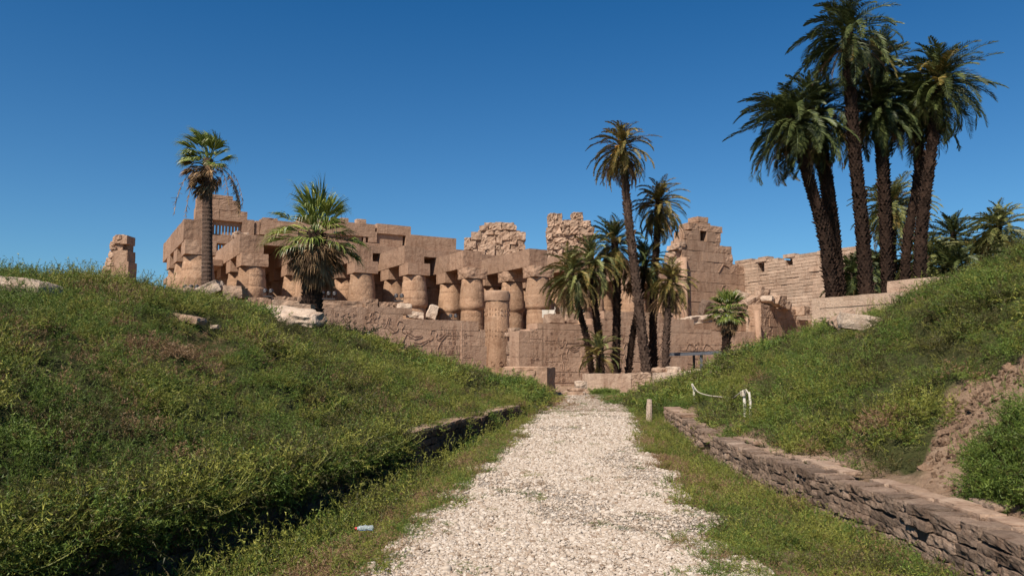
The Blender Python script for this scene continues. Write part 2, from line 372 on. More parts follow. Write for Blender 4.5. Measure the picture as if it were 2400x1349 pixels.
def build_ground():
    xs = np.concatenate([[-900, -400, -150, -70], np.arange(-45, -13, 1.2), np.arange(-13, -5.5, .25), np.arange(-5.5, 7, .12), np.arange(7, 13, .25), np.arange(13, 45, 1.2), [60, 110, 200, 450, 900]])
    ys = np.concatenate([[-300, -80, -25, -10, -5], np.arange(-3, 3, .5), np.arange(3, 16, .15), np.arange(16, 42, .35), np.arange(42, 60, 1.5), [65, 80, 100, 140, 220, 400, 800, 1500]])
    X, Y = np.meshgrid(xs, ys); Z = terrain(X, Y)
    nx, ny = len(xs), len(ys)
    bare = np.zeros(X.size); V = np.stack([X.ravel(), Y.ravel(), Z.ravel()], 1)
    wl, wr, pl, pr = ip(WL, V[:, 1]), ip(WR, V[:, 1]), ip(PL, V[:, 1]), ip(PR, V[:, 1])
    for i in range(len(V)):
        x, y, z = V[i]
        if abs(x) > 40 or y > 70 or y < -6: bare[i] = 1; continue
        d = bump2(x, y)
        onb = inside(BARE, x, y)
        if pl[i]-0.1 < x < pr[i]+0.1: a = 0.02; bare[i] = 1
        elif x < wl[i]-0.1 or x > wr[i]+0.9: a = 0.42 if not onb else 0.13
        elif x > wr[i]: a = 0.03; bare[i] = .8
        else: a = 0.05; bare[i] = .7
        nearw = min(1, max(0, (max(wl[i]-x, x-wr[i]) - .25)/.8))
        if y < 22 and (x < wl[i] or x > wr[i]): a *= nearw
        if not onb and y < 42 and (x < wl[i]-.1 or x > wr[i]+.5): V[i, 2] += (.30*mound(x, y)[0]-.12)*nearw*(1 if y < 30 else max(0, 1-(y-30)/6))
        z = V[i, 2]
        if onb and x > wr[i]+0.9: d += abs(mnoise.noise(Vector((x*3.5, y*3.5, 2))))*-0.9
        V[i, 2] = z + d*a
        if onb: bare[i] = 1
        if y > 37: bare[i] = 1
    F = []
    for j in range(ny-1):
        for i in range(nx-1):
            a = j*nx+i; F.append((a, a+1, a+nx+1, a+nx))
    me = bpy.data.meshes.new('ground'); me.from_pydata([tuple(v) for v in V], [], F)
    me.attributes.new('bare', 'FLOAT', 'POINT').data.foreach_set('value', bare)
    me.polygons.foreach_set('use_smooth', [True]*len(F))
    m, nt, b = new_mat('soil'); tc = N(nt, 'ShaderNodeTexCoord'); P = tc.outputs['Object']
    n1 = noise_n(nt, P, 1.3, 7, 0.65); n2 = noise_n(nt, P, 9, 7, 0.7); n3 = noise_n(nt, P, 45, 4, 0.6)
    sand = ramp(nt, [(0.3, (0.22, 0.13, 0.08)), (0.55, (0.36, 0.235, 0.15)), (0.75, (0.47, 0.335, 0.225))], mixv(nt, n1, n2, 0.5))
    lit = ramp(nt, [(0.3, (0.04, 0.045, 0.014)), (0.6, (0.075, 0.075, 0.026)), (0.8, (0.15, 0.105, 0.048))], n2)
    ba = N(nt, 'ShaderNodeAttribute', attribute_name='bare')
    c = mixc(nt, ba.outputs['Fac'], lit, sand); nt.links.new(c, b.inputs['Base Color'])
    b.inputs['Roughness'].default_value = 0.95; b.inputs['Specular IOR Level'].default_value = 0.1
    bump(nt, b, [(n2, 0.12), (n3, 0.02)])
    me.materials.append(m)
    o = bpy.data.objects.new('ground', me); COL.objects.link(o); tag(o, kind='structure', label='sandy ground and overgrown earth banks either side of the path')
build_ground()

def path_edges(y):
    n = mnoise.noise(Vector((y*1.3, 0, 0)))*0.28 + mnoise.noise(Vector((y*4, 0, 5)))*0.10
    m = mnoise.noise(Vector((y*1.3, 9, 0)))*0.28 + mnoise.noise(Vector((y*4, 9, 5)))*0.10
    return float(ip(PL, y))+n*min(1, y/8), float(ip(PR, y))+m*min(1, y/8)
def build_path():
    ys = list(np.arange(-5, 41.5, .2)); nx = 24; V = []; F = []
    for y in ys:
        a, b = path_edges(y); a -= 0.12; b += 0.12
        for i in range(nx+1):
            x = a+(b-a)*i/nx; V.append((x, y, terr_row(x, y)+0.012+0.01*mnoise.noise(Vector((x*2, y*2, 0)))+bump2(x, y)*0.02))
    for j in range(len(ys)-1):
        for i in range(nx):
            a = j*(nx+1)+i; F.append((a, a+1, a+nx+2, a+nx+1))
    me = bpy.data.meshes.new('path'); me.from_pydata(V, [], F); me.polygons.foreach_set('use_smooth', [True]*len(F))
    m, nt, b = new_mat('gravel'); tc = N(nt, 'ShaderNodeTexCoord'); P = tc.outputs['Object']
    vo = N(nt, 'ShaderNodeTexVoronoi'); vo.inputs['Scale'].default_value = 34; nt.links.new(P, vo.inputs['Vector'])
    ve = N(nt, 'ShaderNodeTexVoronoi', feature='DISTANCE_TO_EDGE'); ve.inputs['Scale'].default_value = 34; nt.links.new(P, ve.inputs['Vector'])
    n1 = noise_n(nt, P, 1.0, 6, 0.65); n2 = noise_n(nt, P, 5, 6, 0.7)
    sep = N(nt, 'ShaderNodeSeparateColor'); nt.links.new(vo.outputs['Color'], sep.inputs[0])
    peb = ramp(nt, [(0.0, (0.32, 0.245, 0.18)), (0.35, (0.42, 0.345, 0.27)), (1.0, (0.52, 0.445, 0.36))], sep.outputs[0])
    dirt = ramp(nt, [(0.3, (0.34, 0.25, 0.18)), (0.7, (0.46, 0.365, 0.28))], n2)
    e = ramp_f(nt, ve.outputs['Distance'], 0.01, 0.10)
    c = mixc(nt, e, dirt, peb); c = mixc(nt, ramp_f(nt, n1, 0.56, 0.72), c, dirt)
    sx = N(nt, 'ShaderNodeSeparateXYZ'); nt.links.new(P, sx.inputs[0])
    far = ramp_f(nt, mth(nt, 'ADD', sx.outputs[1], mth(nt, 'MULTIPLY', n1, 3.0)), 24.5, 27.5)
    c = mixc(nt, far, c, mixc(nt, ramp_f(nt, n2, .35, .65), (0.37, 0.265, 0.185), (0.47, 0.36, 0.27)))
    nt.links.new(c, b.inputs['Base Color']); b.inputs['Roughness'].default_value = 0.95; b.inputs['Specular IOR Level'].default_value = 0.1
    bump(nt, b, [(n2, 0.04), (e, 0.015)])
    me.materials.append(m); o = bpy.data.objects.new('path', me); COL.objects.link(o)
    tag(o, kind='structure', label='pale gravel path leading up to the temple')
_cache = {}
def terr_row(x, y):
    return terr(x, y)
build_path()

# ------------------------------------------------------------------ scattering of uncountable stuff
def link_unlinked(col, mb_list, mats, prefix, smooth=False):
    c = bpy.data.collections.new(col)
    for i, mb in enumerate(mb_list):
        me = bpy.data.meshes.new('%s_%02d' % (prefix, i)); me.from_pydata(mb.v, [], mb.f); me.update()
        me.attributes.new('tint', 'FLOAT', 'FACE').data.foreach_set('value', mb.t)
        if smooth: me.polygons.foreach_set('use_smooth', [True]*len(me.polygons))
        me.materials.append(mats[i])
        o = bpy.data.objects.new('%s_%02d' % (prefix, i), me); c.objects.link(o)
    return c
def scatter(name, pts, rot, scl, idx, coll, label, cat):
    me = bpy.data.meshes.new(name); me.from_pydata([tuple(p) for p in pts], [], [])
    me.attributes.new('rot', 'FLOAT_VECTOR', 'POINT').data.foreach_set('vector', np.asarray(rot, float).ravel())
    me.attributes.new('scl', 'FLOAT_VECTOR', 'POINT').data.foreach_set('vector', np.asarray(scl, float).ravel())
    me.attributes.new('idx', 'INT', 'POINT').data.foreach_set('value', np.asarray(idx, int))
    o = bpy.data.objects.new(name, me); COL.objects.link(o)
    ng = bpy.data.node_groups.new(name, 'GeometryNodeTree')
    ng.interface.new_socket('Geometry', in_out='INPUT', socket_type='NodeSocketGeometry')
    ng.interface.new_socket('Geometry', in_out='OUTPUT', socket_type='NodeSocketGeometry')
    nd = ng.nodes; i = nd.new('NodeGroupInput'); u = nd.new('NodeGroupOutput')
    ci = nd.new('GeometryNodeCollectionInfo'); ci.inputs['Collection'].default_value = coll
    ci.inputs['Separate Children'].default_value = True; ci.inputs['Reset Children'].default_value = True
    ip_ = nd.new('GeometryNodeInstanceOnPoints'); ip_.inputs['Pick Instance'].default_value = True
    def na(n, t):
        a = nd.new('GeometryNodeInputNamedAttribute'); a.data_type = t; a.inputs['Name'].default_value = n
        return next(s for s in a.outputs if s.enabled and s.name == 'Attribute')
    L = ng.links
    L.new(i.outputs[0], ip_.inputs['Points']); L.new(ci.outputs[0], ip_.inputs['Instance'])
    L.new(na('idx', 'INT'), ip_.inputs['Instance Index']); L.new(na('rot', 'FLOAT_VECTOR'), ip_.inputs['Rotation'])
    L.new(na('scl', 'FLOAT_VECTOR'), ip_.inputs['Scale']); L.new(ip_.outputs[0], u.inputs[0])
    md = o.modifiers.new('scatter', 'NODES'); md.node_group = ng
    return tag(o, label, cat, kind='stuff')

def twig(mb, rng, p, d, length, nl, ll, lw, tint, bend=0.5, stem=0.004):
    p = Vector(p); d = Vector(d).normalized(); step = length/nl; last = p.copy()
    side = d.cross(Vector((rng.uniform(-1, 1), rng.uniform(-1, 1), rng.uniform(-.2, 1)))).normalized()
    s_ = side*stem
    n0 = p.copy()
    for i in range(nl):
        d = (d + Vector((rng.gauss(0, .24), rng.gauss(0, .24), rng.gauss(0, .2)-bend*0.08))).normalized()
        q = last + d*step
        if i % 2 == 1 or i == nl-1:
            mb.quad([n0-s_, n0+s_, q+s_*.6], tint*0.75); n0 = q.copy()
        for k in (0, 1):
            a = Vector((rng.gauss(0, 1), rng.gauss(0, 1), rng.gauss(0, 1))).normalized()
            ld = (d*0.5 + a*1.0 + Vector((0, 0, .15))).normalized()
            w = ld.cross(Vector((rng.uniform(-1, 1), rng.uniform(-1, 1), rng.uniform(-1, 1)))).normalized()*lw/2
            l = ll*rng.uniform(.6, 1.3)
            b0 = last.lerp(q, rng.random())
            mb.quad([b0-w, b0+w, b0+ld*l], tint*rng.uniform(.8, 1.25))
        last = q
    return last, d
def clump(seed, nt=26, rad=0.21, hgt=0.25, ll=0.030, lw=0.0085, nl=12, branch=True):
    rng = random.Random(seed); mb = MB()
    for i in range(nt):
        a = rng.uniform(0, 2*math.pi); r = rad*math.sqrt(rng.random())
        p = (r*math.cos(a), r*math.sin(a), rng.uniform(-.04, .05))
        el = rng.uniform(.25, 1.3); az = a+rng.gauss(0, .7)
        d = Vector((math.cos(az)*math.cos(el), math.sin(az)*math.cos(el), math.sin(el)))
        L = hgt*rng.uniform(.6, 1.25); tint = rng.uniform(.75, 1.25)
        e, dd = twig(mb, rng, p, d, L, nl, ll, lw, tint)
        if branch and rng.random() < .6:
            twig(mb, rng, Vector(p).lerp(e, .5), (dd+Vector((rng.gauss(0, .6), rng.gauss(0, .6), .2))), L*.6, max(3, nl//2), ll, lw, tint)
    return mb
def spray(seed, n=7, L=0.70, ll=0.036, lw=0.008):
    rng = random.Random(seed); mb = MB()
    for i in range(n):
        a = rng.uniform(0, 6.28); el = rng.uniform(.6, 1.45)
        d = Vector((math.cos(a)*math.cos(el), math.sin(a)*math.cos(el), math.sin(el)))
        LL = L*rng.uniform(.5, 1.1)
        p = Vector((rng.gauss(0, .06), rng.gauss(0, .06), 0)); dd = d
        for s in range(4):
            e, dd = twig(mb, rng, p, dd, LL/4, 4, ll, lw, rng.uniform(.85, 1.2), bend=.2, stem=.005)
            for k in range(2):
                twig(mb, rng, p.lerp(e, rng.random()), dd+Vector((rng.gauss(0, .7), rng.gauss(0, .7), rng.uniform(0, .5))), LL*.22*(1.2-s*.2), 4, ll, lw, rng.uniform(.85, 1.2))
            p = e
    return mb
protos = [clump(1), clump(2, 30), clump(3, 24, .24, .26), clump(4, 28), clump(5, 26, .22, .34), clump(6, 22, .18, .24),      # 0-2 green 3-4 yellow 5 dark
          clump(7, 26), clump(8, 24, .22, .22), clump(9, 28, .22, .3), spray(10), spray(11, 9, .6), spray(12, 6, .9),      # 6-7 dry 8 dark, 9-11 sprays
          clump(21, 20, .26, .36, .060, .017, 8), clump(22, 20, .26, .34, .060, .017, 8), clump(23, 20, .26, .34, .060, .017, 8), clump(24, 18, .24, .30, .060, .017, 8)]  # coarse, far
pm = [M_G1, M_G1, M_G1, M_G2, M_G2, M_G4, M_G3, M_G3, M_G4, M_G1, M_G2, M_G1, M_G1, M_G2, M_G4, M_G3]
C_SHRUB = link_unlinked('shrub_clumps', protos, pm, 'clump')

ROCK_FOOT = []     # (x, y, r) kept clear of plants

# ------------------------------------------------------------------ masonry helpers
def course_wall(mb, x0, x1, crest, ch, depth, seed, z0=0.0, bl=(1.2, 2.2), gap=0.012, off=0.015, tv=0.09, y0=0.0, skip=None, batter=0.0, rag=0.0, holes=()):
    """coursed blocks between x0 and x1 up to crest(x); y0 is the face, the wall runs back from it"""
    rng = random.Random(seed); z = z0; row = 0
    zmax = max(crest(x0+(x1-x0)*i/60) for i in range(61))
    while z < zmax-0.05:
        h = ch*rng.uniform(.88, 1.12); x = x0 - rng.uniform(0, bl[0])
        while x < x1:
            L = rng.uniform(*bl); a = max(x, x0); b = min(x+L, x1); x += L
            if b-a < 0.08: continue
            top = crest((a+b)/2)
            if z > top-0.12: continue
            zt = z+h
            if zt > top-0.35*h: zt = top
            if zt-z < .35*h: continue
            hole = next((q for q in holes if a < q[1] and b > q[0] and z < q[3]-.3*h and zt > q[2]+.3*h), None)
            if hole:
                for a2, b2 in ((a, hole[0]), (hole[1], b)):
                    if b2-a2 > .15: mb.box(a2, b2, y0, y0+depth, z+gap/2, zt-gap/2, rng.uniform(1-tv, 1+tv), .01, rng)
                continue
            o = rng.uniform(-off, off); yb = y0+batter*(z-z0)
            ra = rng.uniform(0, rag) if a == x0 else 0; rb = rng.uniform(0, rag) if b == x1 else 0
            edge = min(crest(max(x0, a-.15)), crest(min(x1, b+.15)), top) < zt+h*.3 or a == x0 or b == x1
            if edge and off > .01 and b-a-gap-ra-rb > .15 and zt-z > .1: mb.rock(((a+b)/2+(ra-rb)/2, (yb+o+y0+depth)/2, (z+zt)/2), (b-a-gap-ra-rb, depth-o, zt-z-gap), rng.randrange(999), 7, .05, .035, tint=rng.uniform(1, 1+tv*1.6), fine=1.1)
            elif b-a-ra-rb > .1: mb.box(a+gap/2+ra, b-gap/2-rb, yb+o, y0+depth, z+gap/2, zt-gap/2, rng.uniform(1-tv, 1+tv), j=0.006+off*0.15, rng=rng)
            if any(abs(zt-1-t) < 0 for t in ()): pass
        z += h; row += 1
def glyph(mb, rng, x, z, w, h, y, t=0.020, dpt=0.016):
    """one weathered sign made of a few raised strokes on a wall face at y"""
    def st(xa, za, xb, zb, tt=None):
        mb.bar((x+xa*w, y-dpt/2+0.004, z+za*h), (x+xb*w, y-dpt/2+0.004, z+zb*h), tt or t, dpt, 0.98, up=Vector((0, 1, 0)))
    k = rng.randrange(9)
    def ring(cx, cz, r, n=8, a0=0, a1=2*math.pi):
        p = None
        for i in range(n+1):
            a = a0+(a1-a0)*i/n; q = (cx+r*math.cos(a)*h/w, cz+r*math.sin(a))
            if p: st(*p, *q)
            p = q
    if k == 0: ring(.5, .5, .28)
    elif k == 1: st(.5, .05, .5, .6); st(.3, .45, .7, .45); ring(.5, .78, .16, 6)
    elif k == 2:
        for i in range(4): st(.1+.2*i, .4+.12*(i % 2), .3+.2*i, .4+.12*((i+1) % 2))
        for i in range(4): st(.1+.2*i, .7+.12*(i % 2), .3+.2*i, .7+.12*((i+1) % 2))
    elif k == 3: st(.2, .1, .2, .9); st(.2, .9, .5, .7); st(.5, .7, .8, .75); st(.45, .1, .5, .7); st(.8, .75, .75, .4)
    elif k == 4: st(.1, .3, .9, .3); st(.1, .7, .9, .7); st(.1, .3, .1, .7); st(.9, .3, .9, .7)
    elif k == 5: st(.15, .2, .85, .25, t*1.6); st(.3, .25, .25, .8); st(.7, .25, .6, .6); st(.25, .8, .5, .85)
    elif k == 6: ring(.5, .2, .35, 6, 0, math.pi); st(.2, .2, .8, .2); st(.5, .55, .5, .95)
    elif k == 7: st(.3, .05, .3, .95); st(.55, .05, .55, .95); st(.8, .3, .8, .95)
    else: st(.1, .15, .45, .45); st(.45, .45, .8, .4); st(.8, .4, .9, .75); st(.45, .45, .4, .1); st(.55, .42, .55, .08)
def glyph_field(mb, rng, x0, x1, z0, z1, y, cw=0.34, chh=0.36, p=0.8, lines=True):
    z = z0; row = 0
    while z+chh < z1:
        row += 1
        if lines and row % 4 == 1: mb.bar((x0, y-0.005, z-.03), (x1, y-0.005, z-.03), .018, .018, 0.97, up=Vector((0, 1, 0)))
        x = x0+.05
        while x+cw < x1:
            if rng.random() < p: glyph(mb, rng, x, z, cw*.85, chh*.85, y)
            x += cw*rng.uniform(.9, 1.2)
        z += chh
def poly(mb, pts, y, t=0.035, d=0.032, close=False):
    for a, b in zip(pts, pts[1:]+([pts[0]] if close else [])):
        mb.bar((a[0], y-d/2+.005, a[1]), (b[0], y-d/2+.005, b[1]), t, d, 1.0, up=Vector((0, 1, 0)))
def ring2(mb, cx, cz, r, y, t=.035, n=12):
    poly(mb, [(cx+r*math.cos(2*math.pi*i/n), cz+r*math.sin(2*math.pi*i/n)) for i in range(n)], y, t, close=True)
def carved_king(mb, x, z, s, y, flip=1, arm=True):
    """outline of a striding kilted figure with raised arm, s = height"""
    F = lambda L: [(x+flip*a*s, z+b*s) for a, b in L]
    poly(mb, F([(-.02, 0), (-.10, .02), (-.06, .25), (-.10, .38), (.14, .36), (.10, .22), (.20, .02), (.12, .0), (.03, .22), (-.01, .22), (-.02, 0)]), y)
    poly(mb, F([(-.10, .38), (-.07, .50), (-.17, .68), (-.05, .72), (-.03, .78), (-.06, .84), (-.02, .93), (.08, .92), (.10, .83), (.05, .76), (.06, .71), (.16, .67), (.08, .50), (.10, .37)]), y)
    if arm:
        poly(mb, F([(.16, .67), (.34, .56), (.50, .60), (.51, .64), (.35, .62), (.14, .72)]), y)
        poly(mb, F([(-.17, .68), (-.30, .82), (-.24, 1.0), (-.21, .99), (-.25, .83), (-.10, .72)]), y)

# ------------------------------------------------------------------ the hypostyle hall
ZA, ZB, ZC = 14.1, 12.15, 10.9       # beam top, beam bottom, top of the column shafts
SP = 5.75
p0 = at_z(562.5, 548, ZA)
HF = Frame(p0.x, p0.y, R(30))
hall = empty('temple_hall', (p0.x, p0.y, 0), R(30))
tag(hall, 'large roofless temple hall of brown stone columns carrying beams, tall window tower at its left', 'temple')

def column_profile():
    return [(1.45, 0), (1.45, .5), (1.22, .55), (1.30, 1.1), (1.36, 2.2), (1.36, 3.5), (1.355, 3.53), (1.33, 5), (1.325, 5.04), (1.30, 6.4), (1.27, 7.25), (1.25, 7.36), (1.27, 7.42),
            (1.40, 7.56), (1.455, 7.75), (1.455, 8.15), (1.44, 8.5), (1.41, 8.9), (1.405, 8.93), (1.37, 9.35), (1.33, 9.75), (1.28, 10.15), (1.275, 10.18), (1.24, 10.5), (1.20, ZC)]
def joints(prof, seed):
    rng = random.Random(seed); zs = []; z = .9
    while z < prof[-1][1]-.3: zs.append(z); z += rng.uniform(.85, 1.15)
    return [(r-(.028 if any(abs(zz-a) < .075 for a in zs) else 0), zz) for r, zz in prof]
def densify(prof, step=.28):
    out = [prof[0]]
    for a, b in zip(prof, prof[1:]):
        n = max(1, int(math.hypot(b[0]-a[0], b[1]-a[1])/step))
        for i in range(1, n+1): out.append((a[0]+(b[0]-a[0])*i/n, a[1]+(b[1]-a[1])*i/n))
    return out
def band_tints(seed, prof):
    rng = random.Random(seed); edges = sorted(rng.uniform(0.5, 11) for _ in range(7)); val = {}
    def f(i, k):
        z = prof[i][1]; b = sum(z > e for e in edges); s = (k+b*5)//8
        if prof[i][0] < (prof[i-1][0]+prof[(i+2) % len(prof)][0])/2-.012 and 1 < z < 10.5: return .80+.1*((k*7+b) % 3)
        if (b, s) not in val: val[(b, s)] = rng.uniform(.80, 1.16)
        return val[(b, s)]
    return f
NV = 5
col_meshes = []
for s in range(NV):
    col_prof = joints(densify(column_profile(), .14), s+3)
    mb = MB(); mb.lathe(col_prof, 0, 0, 36, amp=.045, seed=s*7.3, tints=band_tints(s+5, col_prof))
    me_o = mb.build('column', M_COLUMN, None, smooth=True); me_o['_'] = 0; del me_o['_']
    col_meshes.append(me_o.data); bpy.data.objects.remove(me_o)
ab_meshes = []
for s in range(4):
    mb = MB()
    if s < 2: mb.rock((0, 0, (ZC+ZB)/2+.02), (2.55, 2.55, ZB-ZC+.02), seed=s+40, n=9, sq=0.015, rough=.008, fine=1.0, tint=1.05)
    elif s == 2: mb.rock((0, 0, (ZC+ZB)/2+.02), (2.55, 2.55, ZB-ZC), seed=s+43, n=9, sq=0.03, rough=.02, fine=1.0, tint=1.08)
    else: mb.rock((0, 0, (ZC+ZB)/2+.02), (2.6, 2.6, ZB-ZC), seed=s+48, n=10, sq=0.10, rough=.045, fine=.7, tint=1.1)
    o = mb.build('abacus', M_RESTO if s < 2 else M_STONE); ab_meshes.append(o.data); bpy.data.objects.remove(o)
def add_column(x, y, s, ab, rot):
    o = bpy.data.objects.new('column', col_meshes[s % NV]); COL.objects.link(o); o.parent = hall; o.location = (x, y, 0); o.rotation_euler = (0, 0, rot)
    a = bpy.data.objects.new('abacus', ab_meshes[ab]); COL.objects.link(a); a.parent = o; a.rotation_euler = (0, 0, -rot); a.location = (0, 0, 0)
    return o
ROWX = {3: -.25, 4: -.55, 5: .75, 6: .6, 7: .6, 8: .6, 9: .6, 10: .6, 11: .6}
ROWB = {0: -5.9, 1: 0.0, 2: 0.2, 3: 0.0, 4: -1.1, 5: -1.0, 6: -6.0, 7: -5.9, 8: -0.3, 9: -0.3, 10: -0.3, 11: -0.3}
rng = random.Random(4)
for k, b in ROWB.items():
    xk = (k-1)*SP+ROWX.get(k, 0); ncol = 5 if k not in (0,) else 3
    if b < -4 and k > 0: ncol = 6
    for j in range(ncol):
        ab = 0
        if j == 0: ab = {0: 2, 1: 2, 2: 1, 3: 0, 4: 0, 5: 3, 6: 3}.get(k, 2)
        elif k == 6 and j == 1: ab = 3
        add_column(xk+1.3, b+.30+(5.7*j), k*3+j, ab, (k*1.7+j*2.3) % 6.28)
    # beam of the row, laid in lengths
    mb = MB(); y = b; L = b+5.7*ncol-2.2 if k else 10.8; top = ZA
    first = True
    while y < L:
        l = rng.uniform(4.8, 6.2) if not first else (3.6 if k else 4.6)
        y2 = min(y+l, L)
        n = 1
        mb.rock((1.15+rng.uniform(-.015, .015), (y+y2)/2, (ZB+top)/2), (2.3, y2-y-.02, top-ZB), seed=k*5+int(y)+90, n=12, sq=.008, rough=.011, fine=1.5, tint=rng.uniform(.86, 1.08))
        y = y2; first = False
    o = mb.build('architrave', M_RESTO if k not in (1,) else M_STONE, hall); o.location = (xk, 0, 0)

# broken lump on the far end of the outer beam and loose blocks on beams
mb = MB(); mb.rock((0.9, 4.6, ZA+.45), (1.6, 1.5, .9), seed=3, n=5, sq=.3, rough=.15); mb.rock((1.0, 5.6, ZA+.3), (1.4, 1.0, .6), seed=4, n=4, sq=.3, rough=.12)
mb.build('broken_cornice', M_RUIN, hall)

# clerestory: measured on the plane 17 m behind the column front
YC = 17.0
def CR(px0, px1, pt, pb, ytop_at=None):
    x0, zt = HF.hit(px0, pt, YC); x1, _ = HF.hit(px1, pt, YC); _, zb = HF.hit(px0, pb, YC)
    return x0, x1, zb, zt
def cl_block(mb, px0, px1, pt, pb, y0=0.0, d=1.6, n=7, rough=.008, tint=1.0, seed=1, split=0):
    x0, x1, zb, zt = CR(px0, px1, pt, pb)
    if split:
        nb = max(1, round((x1-x0)/split)); r_ = random.Random(seed)
        cuts = [x0]+[x0+(x1-x0)*(i+r_.uniform(-.2, .2))/nb for i in range(1, nb)]+[x1]
        for a, b in zip(cuts, cuts[1:]): mb.rock(((a+b)/2, YC+y0+d/2+r_.uniform(-.02, .02), (zb+zt)/2), (b-a-.02, d, zt-zb-.015), seed=seed+int(a*3), n=n, sq=.02, rough=rough, fine=1.3, tint=tint*r_.uniform(.93, 1.07))
    else: mb.rock(((x0+x1)/2, YC+y0+d/2, (zb+zt)/2), (x1-x0, d, zt-zb-.015), seed=seed, n=n, sq=.02, rough=rough, fine=1.3, tint=tint)
mb = MB()
cl_block(mb, 480, 547, 453, 462, split=2.6, seed=11, rough=.02)
cl_block(mb, 462, 565, 461, 486, split=2.8, seed=12, rough=.02)
cl_block(mb, 459, 581, 485, 511, split=3.4, seed=13, rough=.015)
cl_block(mb, 459, 499, 510, 548, split=1.6, seed=14)
cl_block(mb, 568, 597, 513, 549, split=1.5, seed=15)
cl_block(mb, 459, 620, 547, 566, y0=-.06, split=4.2, seed=16)
cl_block(mb, 459, 500, 565, 640, split=2.0, seed=17)
cl_block(mb, 545, 562, 565, 640, split=2.0, seed=27)
cl_block(mb, 600, 610, 516, 549, y0=.2, seed=18)
cl_block(mb, 611, 700, 513, 549, split=3.4, seed=19, rough=.02)
cl_block(mb, 618, 652, 508, 514, y0=.3, d=1.0, seed=20, rough=.08, n=4)
cl_block(mb, 700, 880, 509, 541, split=5.0, seed=21, rough=.012)
cl_block(mb, 700, 850, 538, 566, y0=.25, d=1.3, split=3.6, seed=22)
cl_block(mb, 853, 858, 540, 567, y0=.1, d=1.0, seed=34)
cl_block(mb, 864, 884, 541, 567, split=2.0, seed=23)
cl_block(mb, 884, 964, 523, 546, split=5.5, seed=24, rough=.012)
cl_block(mb, 884, 946, 544, 570, y0=.3, d=1.3, split=3.2, seed=25)
cl_block(mb, 951, 1070, 548, 577, split=5.0, seed=26, rough=.012)
mb.build('clerestory_wall', M_STONE, hall)
mb = MB()
cl_block(mb, 620, 1066, 549, 572, y0=-.12, d=2.2, split=6.5, seed=30, rough=.006)
cl_block(mb, 1066, 1130, 584, 600, y0=-.12, d=2.2, split=5, seed=31)
mb.build('clerestory_sill', M_RESTO, hall)
mb = MB()
ztw = CR(700, 880, 509, 541)[3]
for (a, b, h_) in ((783, 795, .42), (800, 819, .55), (838, 860, .6)):
    x0, x1, _, _ = CR(a, b, 500, 510); mb.rock(((x0+x1)/2, YC+.7, ztw+h_/2-.02), (x1-x0, 1.0, h_), a, 5, .08, .05, tint=1.08)
mb.build('loose_block', M_RUIN, hall)
def grille(px0, px1, pt, pb, slots, solid_top=.45):
    x0, x1, zb, zt = CR(px0, px1, pt, pb); mb = MB(); y0, y1 = YC+.55, YC+.85
    zm = zt-(zt-zb)*solid_top if solid_top > 0 else zt-.1; zl = zb+.12
    w = (x1-x0)/(slots+1); sl = w*.42
    if zt-zm > .02: mb.box(x0, x1, y0, y1, zm, zt)
    mb.box(x0, x1, y0, y1, zb, zl)
    xs = [x0+w*(i+1) for i in range(slots)]
    prev = x0
    for x in xs: mb.box(prev, x-sl/2, y0, y1, zl, zm); prev = x+sl/2
    mb.box(prev, x1, y0, y1, zl, zm)
    mb.build('window_grille', M_STONE, hall)
grille(499, 568, 510, 548, 8, .38)
grille(500, 545, 566, 604, 5, .05)
# inner roof slabs and the far wall that keep the hall dark
xr0, _ = HF.hit(622, 560, YC); xr1 = SP*11.4
_, zsl = HF.hit(622, 573, YC)
mb = MB(); x = 2.35; r_ = random.Random(8)
zroof = ZA+0.06
while x < xr1:
    w = r_.uniform(2.4, 3.2); mb.box(x, min(x+w-.02, xr1), 6.3, 34, zroof, zroof+.85, r_.uniform(.9, 1.1), .01, r_); x += w
mb.build('shading_roof_slab', M_RESTO, hall)
mb = MB(); mb.box(-3.4, -.05, 9.0, 33.9, 11.95, 12.6); mb.build('shading_roof_slab', M_RESTO, hall)  # lower slab added to darken the gap between the two outer rows
mb = MB(); mb.box(xr0, xr1, YC+.2, YC+1.5, zroof+.86, max(zroof+.9, zsl)-.01+.02); mb.build('inner_beam', M_STONE, hall)
mb = MB(); course_wall(mb, 2.0, SP*11.6, lambda x: ZA, 1.1, 1.4, 77, y0=34.2); mb.box(2.1, SP*11.55, 34.5, 35.5, 0, ZA-.1); mb.build('back_wall', M_STONE, hall)
mb = MB(); course_wall(mb, 0, 30, lambda x: 12.4, 1.1, 1.2, 78); mb.box(.05, 29.9, .2, 1.0, 0, 12.2)
o = mb.build('side_wall', M_STONE, hall); o.location = (SP*11.45, 34, 0); o.rotation_euler = (0, 0, R(-90))
mb = MB(); mb.box(-8, SP*11.5, -6.6, 36, -.2, .25); mb.build('plinth', M_STONE, hall)

# ------------------------------------------------------------------ free-standing column in front
pc = at(1165, 885, 80)
mb = MB(); prof = densify([(1.5, 0), (1.5, .3), (1.28, .4), (1.33, 2), (1.31, 4), (1.29, 6), (1.27, 7.6), (1.24, 7.9), (1.26, 8.0)])
mb.lathe(prof, 0, 0, 40, amp=.06, seed=31, tints=band_tints(88, prof))
so = mb.build('broken_column', M_COLUMN, None, smooth=True, loc=(pc.x, pc.y, 0))
tag(so, 'broken free-standing stone column with no beam, standing in the gap between the two carved walls', 'column')
mb = MB(); mb.lathe(densify([(1.32, 8.0), (1.34, 8.3), (1.33, 8.75), (1.25, 9.05)], .12), 0, 0, 40, amp=.09, seed=77); mb.build('capital', M_STONE, so, smooth=True)
